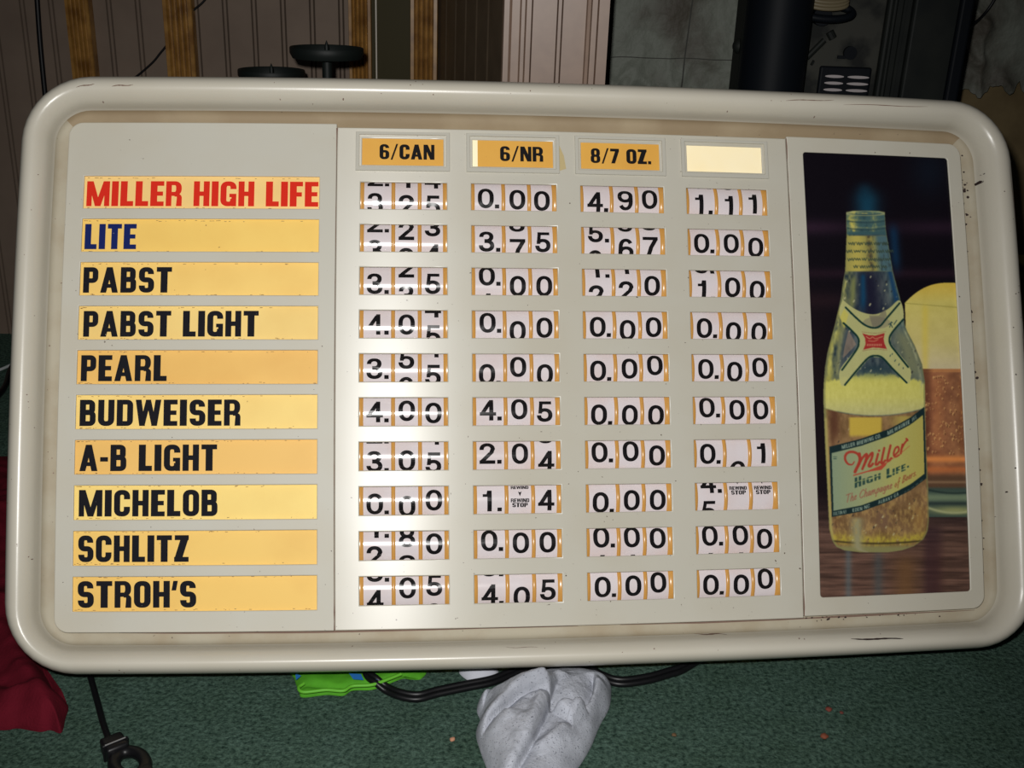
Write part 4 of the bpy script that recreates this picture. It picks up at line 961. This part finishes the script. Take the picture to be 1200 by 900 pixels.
def cable(name, pts, r, label, flat=1.0, M=M_black, n=8, twin=False):
    b = MB(); P_ = spline(pts, 10)
    if twin:
        off = Vector((0.0, r * 0.9, r * 0.25))
        b.tube([p - off for p in P_], r, n); b.tube([p + off for p in P_], r, n)
    else: b.tube(P_, r, n)
    return tag(b.build(name, [M], smooth=True), label, 'cable')
Yc = Yw - 0.008
cable('power_cable', [at(40, -60, Yc), at(43.5, 0, Yc), at(47, 50, Yc), at(52, 103, Yc), at(58, 160, Yc), at(60, 240, Yc), at(48, 330, Yc), at(40, 396, Yc), at(33, 414, Yc - 0.01)], 0.0042, 'thick black cable running down the beige wall at the far left')
Yd = Yw - 0.032
cable('thin_wire', [at(262, -30, Yc), at(240, 0, Yc), at(229, 10, Yc), at(224, 15, Yc), at(207, 38, Yc), at(193, 56, Yc), at(188, 62, Yc), at(178, 74, Yc), at(158, 91, Yc), at(140, 102, Yc), at(126, 120, Yc)], 0.0016, 'thin black wire slanting behind the fluted post along the wall')
Ye = Yw - 0.05
cable('hanging_cord', [at(1180, -30, Ye), at(1165, 0, Ye), at(1153, 17, Ye), at(1140, 29, Ye - 0.01), at(1125, 40, Ye - 0.02)], 0.0022, 'thin black cord looping from the stone sheet to the heater')

# ---- black heater standing behind the right half of the sign
def heater():
    M_b = mat('black_enamel', (0.004, 0.0055, 0.008), 0.55, 0.12)
    M_pl = mat('sooty_steel', (0.042, 0.042, 0.035), 0.7, 0.2, noise=(24, (0.012, 0.013, 0.012), 0.44, 0.62), speck=(40, (0.07, 0.07, 0.06), 0.72))
    M_gr = mat('dark_green_steel', (0.012, 0.014, 0.012), 0.6, 0.2, noise=(16, (0.005, 0.007, 0.007), 0.4, 0.7))
    M_slot = mat('pale_metal_behind_slots', (0.42, 0.38, 0.38), 0.4, 0.4)
    M_hose = mat('tan_hose', (0.16, 0.13, 0.075), 0.5, 0.4)
    Yh = 1.50
    pl, pr_ = at(928, 60, Yh), at(1062, 60, Yh)
    root = bpy.data.objects.new('space_heater', None); COL.objects.link(root); root.location = ((pl.x + pr_.x) / 2, Yh + 0.05, 0); ro = Vector(root.location)
    zt = 1.05
    def V(px, py, Y): return at(px, py, Y) - ro
    def slab(mb, pxa, pxb, Ya, Yb, z0=0.03, z1=zt, bev=0.004):
        a, c = V(pxa, 55, Ya), V(pxb, 55, Ya)
        mb.box(((a.x + c.x) / 2, (Ya + Yb) / 2 - ro.y, (z0 + z1) / 2), (c.x - a.x, Yb - Ya, z1 - z0), bev=bev)
    # rear plate with its slotted vent opening cut in
    b = MB(); slab(b, 934, 1034, Yh, Yh + 0.012); b.build('back_plate', [M_pl], root)
    b = MB(); slab(b, 1034, 1066, Yh - 0.010, Yh + 0.03); slab(b, 1040, 1046, Yh - 0.016, Yh - 0.008); slab(b, 1052, 1056, Yh - 0.016, Yh - 0.008); b.build('ribbed_panel', [M_gr], root)
    b = MB(); slab(b, 1064, 1132, Yh - 0.02, Yh + 0.14, 0.0); b.build('side_casing', [M_gr], root)
    b = MB(); slab(b, 1118, 1134, Yh - 0.028, Yh + 0.15, 0.0); b.build('corner_post', [M_b], root)
    # round column on the left and its flange
    a = V(908, 55, Yh - 0.04); r = 33 / F_PX * 1.62
    b = MB(); b.lathe((a.x, a.y, 0), [(0.0, 0.0), (r, 0.0), (r, zt + 0.2), (0, zt + 0.2)], 40); smooth_by_angle(b.build('flue_column', [M_b], root))
    b = MB(); slab(b, 868.5, 884, Yh - 0.03, Yh + 0.03, 0.0, zt); 
    k = V(867, 54, Yh - 0.01)
    o = b.build('flange', [M_gr], root)
    b = MB(); bm = bmesh.new(); bmesh.ops.create_uvsphere(bm, u_segments=16, v_segments=10, radius=0.010); b.addbm(bm, k); kb = b.build('bolt', [M_gr], o, smooth=True)
    # vent grille: black frame with two rows of pale louvre slots
    c0, c1 = V(961, 77, Yh - 0.005), V(1022, 77, Yh - 0.005); zb_ = V(990, 120, Yh).z
    b = MB(); cx = (c0.x + c1.x) / 2; wv = c1.x - c0.x; zt_ = c0.z; hv = 0.085
    b.box((cx, c0.y, zt_ - hv / 2), (wv, 0.008, hv), bev=0.003); vent = b.build('vent', [M_b], root)
    b = MB()
    for row in range(7):
        z = V(990, 90 + 7.9 * row, Yh - 0.009).z
        for sx in (978, 1006):
            p = V(sx, 90, Yh - 0.0095); wd = (20 if sx < 1000 else 23) / F_PX * 1.6 / 2
            pts = [Vector((p.x + wd * math.cos(t), p.y, z + 0.0019 * math.sin(t))) for t in [2 * math.pi * q / 20 for q in range(20)]]
            b.poly(pts); b.quadstrip([pts, [q + Vector((0, 0.003, 0)) for q in pts]], close=True)
    b.build('louvre_slot', [M_slot], vent)
    # round hole plug, small slots and tab on the plate
    b = MB(); p = V(996, 62, Yh - 0.003)
    bm = bmesh.new(); bmesh.ops.create_cone(bm, cap_ends=True, segments=24, radius1=0.0085, radius2=0.0085, depth=0.006); b.addbm(bm, p, Matrix.Rotation(math.pi / 2, 3, 'X'))
    b.box(V(986, 67, Yh - 0.003), (0.010, 0.004, 0.004)); b.build('plug', [M_b], root)
    b = MB(); b.tube([V(945, 68, Yh - 0.001), V(966, 47, Yh - 0.001)], 0.004, 10); b.tube([V(972, 37, Yh - 0.001), V(976, 45, Yh - 0.001)], 0.0055, 10); b.tube([V(951, 73, Yh - 0.001), V(953, 74, Yh - 0.001)], 0.0035, 8)
    b.build('slot', [M_gr], root)
    # ribbed hose end poking in at the top
    b = MB(); base = V(968, 4, Yh - 0.03)
    for q in range(10):
        bm = bmesh.new(); ang = 0
        ra = 0.026
        pts = [base + Vector((ra * math.cos(t), -0.004 + 0.3 * ra * math.sin(t), 0.004 * q + 0.25 * ra * math.sin(t))) for t in [2 * math.pi * kk / 28 for kk in range(29)]]
        b.tube(pts, 0.0026, 8, caps=False)
    b.build('hose', [M_hose], root, smooth=True)
    b = MB(); base2 = V(968, 14, Yh - 0.03); ra = 0.033
    pts = [base2 + Vector((ra * math.cos(t), -0.002 + 0.3 * ra * math.sin(t), 0.25 * ra * math.sin(t))) for t in [2 * math.pi * kk / 32 for kk in range(33)]]
    b.tube(pts, 0.005, 10, caps=False); b.tube([base2 + Vector((0.0, 0.012, -0.006)), base2 + Vector((0, 0.028, -0.006))], 0.012, 14); b.build('hose_clamp', [M_b], root, smooth=True)
    tag(root, 'black space heater with slotted vent and round flue column behind the sign', 'heater')
heater()

# yellow box at the right edge
def yellow():
    p = at(1186, 410, 1.55)
    b = MB(); ztop = at(1195, 326, 1.55).z; w_ = 0.16
    b.box((p.x + w_ / 2 + 0.004, 1.55 + 0.06, ztop / 2), (w_, 0.10, ztop), bev=0.008)
    b.box((p.x + w_ / 2 + 0.004, 1.55 + 0.06, ztop + 0.004), (w_ * 0.96, 0.096, 0.012), bev=0.004)
    smooth_by_angle(tag(b.build('yellow_box', [mat('mustard_plastic', (0.34, 0.27, 0.03), 0.5)]), 'mustard yellow box on the carpet at the right edge, mostly hidden by the sign', 'box'))
yellow()

# ================================================================== things on the carpet
def vfbm(x, y, seed=0, oct=4):
    r = np.zeros(np.shape(x)); a = 1.0; f = 1.0
    def hsh(i, j, k):
        n = (i * 374761393 + j * 668265263 + k * 144665) & 0xffffffff
        n = ((n ^ (n >> 13)) * 1274126177) & 0xffffffff
        return ((n ^ (n >> 16)) & 0xffff) / 65535
    for o in range(oct):
        xi, yi = np.floor(x * f).astype(np.int64), np.floor(y * f).astype(np.int64); fx, fy = x * f - xi, y * f - yi
        fx = fx * fx * (3 - 2 * fx); fy = fy * fy * (3 - 2 * fy)
        v = (hsh(xi, yi, seed + o) * (1 - fx) + hsh(xi + 1, yi, seed + o) * fx) * (1 - fy) + (hsh(xi, yi + 1, seed + o) * (1 - fx) + hsh(xi + 1, yi + 1, seed + o) * fx) * fy
        r += a * (v - 0.5); a *= 0.5; f *= 2
    return r
def heightcloth(name, outline, hfun, M, label, cat, rings=60, z0=0.002, parent=None):
    """a crumpled cloth lying on the floor: rows run from its closed outline in to the middle, lifted by hfun"""
    A = np.array([(p[0], p[1]) for p in outline]); D = np.roll(A, -1, 0) - A; c = A.mean(0)
    t = np.linspace(0, 1, rings + 1)[:, None, None]
    G = A[None] * (1 - t) + c * t; x, y = G[..., 0], G[..., 1]
    d = np.full(x.shape, 9.0)
    for a, dd in zip(A, D):
        q = np.clip(((x - a[0]) * dd[0] + (y - a[1]) * dd[1]) / (dd @ dd + 1e-12), 0, 1)
        d = np.minimum(d, np.hypot(x - a[0] - dd[0] * q, y - a[1] - dd[1] * q))
    z = z0 + hfun(x, y, d)
    b = MB(); foot = [Vector((p[0], p[1], 0.0008)) for p in A]
    rows = [foot] + [[Vector((x[k, i], y[k, i], z[k, i])) for i in range(len(A))] for k in range(rings + 1)]
    b.quadstrip(rows, 0, close=True); b.poly(foot[::-1], 0)
    o = b.build(name, [M], parent, smooth=True)
    if label: tag(o, label, cat)
    return o
def closed(pts, n=8):
    P_ = [Vector((*p, 0)) for p in pts]; m_ = len(P_); out = []
    for i in range(m_):
        a, b, c, d = P_[i - 1], P_[i], P_[(i + 1) % m_], P_[(i + 2) % m_]
        for k in range(n):
            t = k / n; q = 0.5 * ((2 * b) + (c - a) * t + (2 * a - 5 * b + 4 * c - d) * t * t + (3 * b - a - 3 * c + d) * t ** 3); out.append((q.x, q.y))
    return out
def seg_dist(poly, x, y):
    """distance to a polyline, the side of it, and the position along it"""
    best = np.full(np.shape(x), 9.0); side = np.zeros(np.shape(x)); pos = np.zeros(np.shape(x)); L_ = len(poly) - 1
    for i in range(L_):
        (xa, ya), (xb, yb) = poly[i][:2], poly[i + 1][:2]; dx, dy = xb - xa, yb - ya
        t = np.clip(((x - xa) * dx + (y - ya) * dy) / (dx * dx + dy * dy + 1e-12), 0, 1)
        d = np.hypot(x - xa - dx * t, y - ya - dy * t); m_ = d < best
        best = np.where(m_, d, best); side = np.where(m_, dx * (y - ya) - dy * (x - xa), side); pos = np.where(m_, (i + t) / L_, pos)
    return best, side, pos
def fl2(px, py, z=0.022): p = on_floor(px, py, z); return (p.x, p.y)
def sm2(poly, n=6): return [(p.x, p.y) for p in spline([(*q, 0) for q in poly], n)]
def sock():
    out = closed([fl2(*p, 0.010) for p in ((562, 815), (559, 824), (563, 836), (558, 850), (563, 870), (574, 899), (584, 922), (612, 938), (648, 930), (676, 893), (692, 868), (704, 840), (714, 822), (717, 806), (714, 792), (692, 784), (655, 783), (628, 787), (600, 797), (575, 808))], 14)
    def Pz(h_, *p): return sm2([fl2(540 + x / 4.286, 770 + y / 4.286, h_) for x, y in p])
    folds = [  # crease line, height of the lip, which side lies on top, roundness of the lip, reach
        (Pz(.030, (95, 315), (140, 272), (190, 243), (300, 198), (400, 182), (460, 190)), 0.011, 1, 0.008, 0.022),
        (Pz(.026, (508, 92), (458, 190), (442, 260), (385, 375), (330, 460), (262, 552), (230, 610)), 0.010, -1, 0.010, 0.05),
        (Pz(.028, (452, 250), (485, 226), (520, 215), (600, 226), (655, 250)), 0.010, -1, 0.008, 0.03),
        (Pz(.026, (668, 60), (666, 120), (655, 170), (625, 218), (580, 210)), 0.009, 1, 0.007, 0.02),
        (Pz(.016, (108, 240), (130, 190), (165, 150)), 0.006, 1, 0.006, 0.02)]
    ridges = [(Pz(.03, (560, 300), (470, 370), (360, 432)), 0.006, 0.007), (Pz(.03, (130, 345), (190, 290), (260, 255)), 0.004, 0.009), (Pz(.03, (350, 205), (345, 250), (310, 310)), -0.003, 0.005), (Pz(.03, (490, 66), (520, 95)), 0.006, 0.006)]
    def h(x, y, d):
        e = 1 - np.exp(-d / 0.008)
        z = 0.017 * e ** 0.8 + 0.012 * np.minimum(1, d / 0.055)
        for pl, st_, sg, wd, rc in folds:
            dd, s_, t = seg_dist(pl, x, y)
            endf = np.clip(t * 6, 0, 1) * np.clip((1 - t) * 6, 0, 1)
            lip = np.sqrt(np.clip(1 - (1 - np.clip(dd / wd, 0, 1)) ** 2, 0, 1)) * np.exp(-(dd / rc) ** 2)
            low = -0.55 * np.exp(-(dd / (wd * .8)) ** 1.3)
            z = z + st_ * 1.15 * endf * e * np.where(s_ * sg > 0, lip - 0.5 * np.exp(-dd / .0012), low)
        for pl, hh, wd in ridges:
            dd, s_, t = seg_dist(pl, x, y); z = z + hh * np.exp(-(dd / wd) ** 2) * e * np.clip(t * 5, 0, 1) * np.clip((1 - t) * 5, 0, 1)
        z = z + (0.004 * vfbm(x * 30, y * 30, 3, 2) + 0.0008 * vfbm(x * 260, y * 260, 9, 2)) * e
        return np.maximum(z, 0.0)
    M = mat('grey_sock_knit', (0.47, 0.49, 0.55), 0.9, 0.1, noise=(60, (0.35, 0.365, 0.41), 0.36, 0.64), speck=(700, (0.16, 0.17, 0.20), 0.64), bump=(700, 0.5, 0.0015))
    heightcloth('sock', out, h, M, 'crumpled pale grey sock on the carpet below the sign', 'sock', rings=130)
sock()
def scrap():
    out = closed([fl2(*p, 0.004) for p in ((538, 783), (545, 792), (556, 796), (572, 795), (584, 789), (580, 780), (555, 778))], 6)
    heightcloth('rag', out, lambda x, y, d: 0.010 * (1 - np.exp(-d / 0.005)) + 0.003 * vfbm(x * 90, y * 90, 4, 2) * np.minimum(1, d / 0.005), mat('white_rag', (0.50, 0.51, 0.57), 0.9, 0.2), 'small white scrap of cloth under the rim beside the black cord', 'rag', rings=20)
scrap()
def red_cloth():
    pts = ((-90, 560), (-40, 548), (0, 536), (22, 540), (30, 600), (32, 660), (40, 730), (50, 780), (57, 795), (66, 812), (79, 822), (76, 836), (71, 853), (58, 850), (45, 852), (20, 848), (0, 850), (-60, 846), (-110, 760))
    out = closed([fl2(*p, 0.006) for p in pts], 8)
    fa = sm2([fl2(-20, 700, .02), fl2(20, 760, .02), fl2(66, 840, .02)]); fb = sm2([fl2(-60, 640, .02), fl2(0, 600, .02), fl2(25, 570, .02)]); fc = sm2([fl2(-30, 800, .015), fl2(10, 815, .015), fl2(50, 812, .015)])
    def h(x, y, d):
        e = 1 - np.exp(-d / 0.006); z = 0.012 * e
        for pl, hh, wd in ((fa, 0.010, 0.012), (fb, 0.016, 0.03), (fc, 0.007, 0.008)):
            dd, s_, t = seg_dist(pl, x, y); z = z + hh * np.exp(-(dd / wd) ** 2) * e
        return z + 0.012 * vfbm(x * 26, y * 26, 8, 3) * e
    M = mat('dark_red_cloth', (0.12, 0.006, 0.015), 0.9, 0.12, noise=(30, (0.085, 0.004, 0.010), 0.38, 0.66), bump=(500, 0.5, 0.0015))
    heightcloth('cloth', out, h, M, 'dark red cloth crumpled on the carpet at the lower left', 'cloth', rings=80)
red_cloth()
def green_cloth():
    pts = ((343, 776), (345, 791), (350, 806), (355, 812), (382, 809), (402, 810), (413, 804), (436, 803), (456, 796), (472, 790), (482, 791), (494, 790), (494, 778), (420, 772))
    out = closed([fl2(*p, 0.006) for p in pts], 6)
    hem = [on_floor(*p, 0.010) for p in ((356, 801), (350, 806), (356, 811), (382, 808.5), (402, 809.5), (413, 804), (436, 802.5), (456, 795.5), (470, 790))]
    M = mat('lime_cloth', (0.085, 0.34, 0.020), 0.8, 0.15, noise=(60, (0.065, 0.27, 0.016), 0.4, 0.66))
    fd = [fl2(356, 799, .01), fl2(385, 800, .01), fl2(410, 801, .01), fl2(440, 797, .01), fl2(468, 789, .01)]
    def h(x, y, d):
        e = 1 - np.exp(-d / 0.004); dd, s_, t = seg_dist(fd, x, y)
        return 0.006 * e - 0.003 * np.exp(-(dd / 0.003) ** 2) * e + 0.004 * vfbm(x * 40, y * 40, 12, 2) * e
    o = heightcloth('shorts', out, h, M, 'lime green garment with blue print, hem sticking out from under the sign', 'garment')
    b = MB(); b.tube(spline(hem, 6), 0.0016, 8); b.build('hem', [mat('bright_green_piping', (0.12, 0.44, 0.025), 0.6)], o, smooth=True)
    b = MB()
    for poly_ in (((409, 789), (414, 796), (426, 797), (423, 790)), ((434, 790), (438, 797), (444, 796), (440, 789)), ((346, 789), (347, 797), (353, 792))):
        q = []
        for p in poly_:
            f_ = on_floor(*p, 0.012); q.append(f_)
        b.poly(q); 
    b.build('blue_print', [mat('blue_print', (0.02, 0.16, 0.50), 0.6)], o)
green_cloth()

cordp = [(424, 770), (430, 789), (440, 797), (453, 807), (470, 814), (490, 816.5), (512, 811), (545, 804), (575, 798), (596, 790), (618, 782), (650, 779), (685, 782), (706, 793), (728, 799), (760, 795), (785, 788), (800, 783), (825, 768)]
cable('flex', [on_floor(px, py, 0.0105 if 420 < px < 445 else 0.0050) for px, py in cordp], 0.0029, 'black twin flex power cord lying along the carpet under the sign', twin=True)
def plug_lead():
    b = MB(); b.tube(spline([on_floor(*p, 0.0045) for p in ((100, 765), (103, 780), (106, 793), (114.5, 824), (121, 848), (128, 868))], 8), 0.0028, 10)
    root = b.build('extension_lead', [M_black], smooth=True)
    tag(root, 'black lead ending in a moulded plug at the lower left', 'lead')
    A_ = on_floor(129, 868, 0.008); B2 = on_floor(140, 884, 0.009); C_ = on_floor(148, 898, 0.009)
    d = (B2 - A_).normalized(); ang = math.atan2(d.y, d.x); R_ = Matrix.Rotation(ang, 3, 'Z')
    L_ = (B2 - A_).length
    g = MB(); g.box((A_ + B2) / 2, (L_ * 0.9, 0.019, 0.015), R_, bev=0.003)
    g.box(A_ + d * L_ * 0.10, (L_ * 0.22, 0.014, 0.012), R_, bev=0.002)
    g.box(A_ + d * L_ * 0.62, (0.0025, 0.0215, 0.0165), R_, bev=0.0008)
    smooth_by_angle(g.build('plug_body', [M_black], root))
    g = MB(); g.box(A_ + d * L_ * 0.66 + Vector((0, 0, 0.0085)), (0.0008, 0.017, 0.0006), R_); g.build('ridge', [mat('grey_edge', (0.25, 0.25, 0.25), 0.4)], root)
    # socket half with its ring-shaped handle
    cen = on_floor(152, 895, 0.008); nrm = Vector((-d.y, d.x, 0))
    ringp = [cen + d * (0.017 * math.cos(t)) + nrm * (0.0115 * math.sin(t)) for t in [2 * math.pi * k / 28 for k in range(29)]]
    g = MB(); g.tube(ringp, 0.0052, 12, caps=False); g.box(cen + d * 0.032, (0.030, 0.022, 0.015), R_, bev=0.003)
    smooth_by_angle(g.build('socket_ring', [M_black], root))
plug_lead()
cable('black_cord', [on_floor(-30, 486, .006), on_floor(-5, 466, .006), on_floor(6, 452, .006), on_floor(13, 432, .006), on_floor(22, 424, .006), on_floor(40, 440, .006)], 0.0045, 'black cord curling on the carpet at the left edge, behind the sign')
cable('pale_wire', [on_floor(-30, 441, .004), on_floor(-4, 434.5, .004), on_floor(12, 428, .004), on_floor(30, 420, .004)], 0.0024, 'pale grey wire lying on the carpet at the left edge behind the sign', M=mat('pale_wire', (0.45, 0.48, 0.48), 0.5))

CR = [(530, 866, 0.0026, (0.45, 0.22, 0.13), 'tan crumb on the carpet left of the grey sock'), (971, 831, 0.0030, (0.17, 0.035, 0.02), 'larger rust brown crumb on the carpet below the right half of the sign'),
      (966, 863, 0.0036, (0.20, 0.055, 0.025), 'rust brown crumb on the carpet, lowest of those at the right'), (986, 835, 0.0018, (0.12, 0.03, 0.02), 'tiny dark red crumb beside the larger rust crumb'), (790, 861, 0.0022, (0.12, 0.07, 0.03), 'dull brown crumb on the carpet right of the grey sock')]
for (px, py, r, c, lb) in CR:
    bm = bmesh.new(); bmesh.ops.create_icosphere(bm, subdivisions=2, radius=r)
    for v in bm.verts: v.co *= 1 + 0.45 * fbm(v.co.x * 700 + px, v.co.y * 700 + v.co.z * 500, 2, 2); v.co.z *= 0.6
    b = MB(); b.addbm(bm, on_floor(px, py, r * 0.6) ); tag(b.build('crumb', [mat('crumb', c, 0.8)], smooth=True), lb, 'crumb', 'crumbs on the carpet')
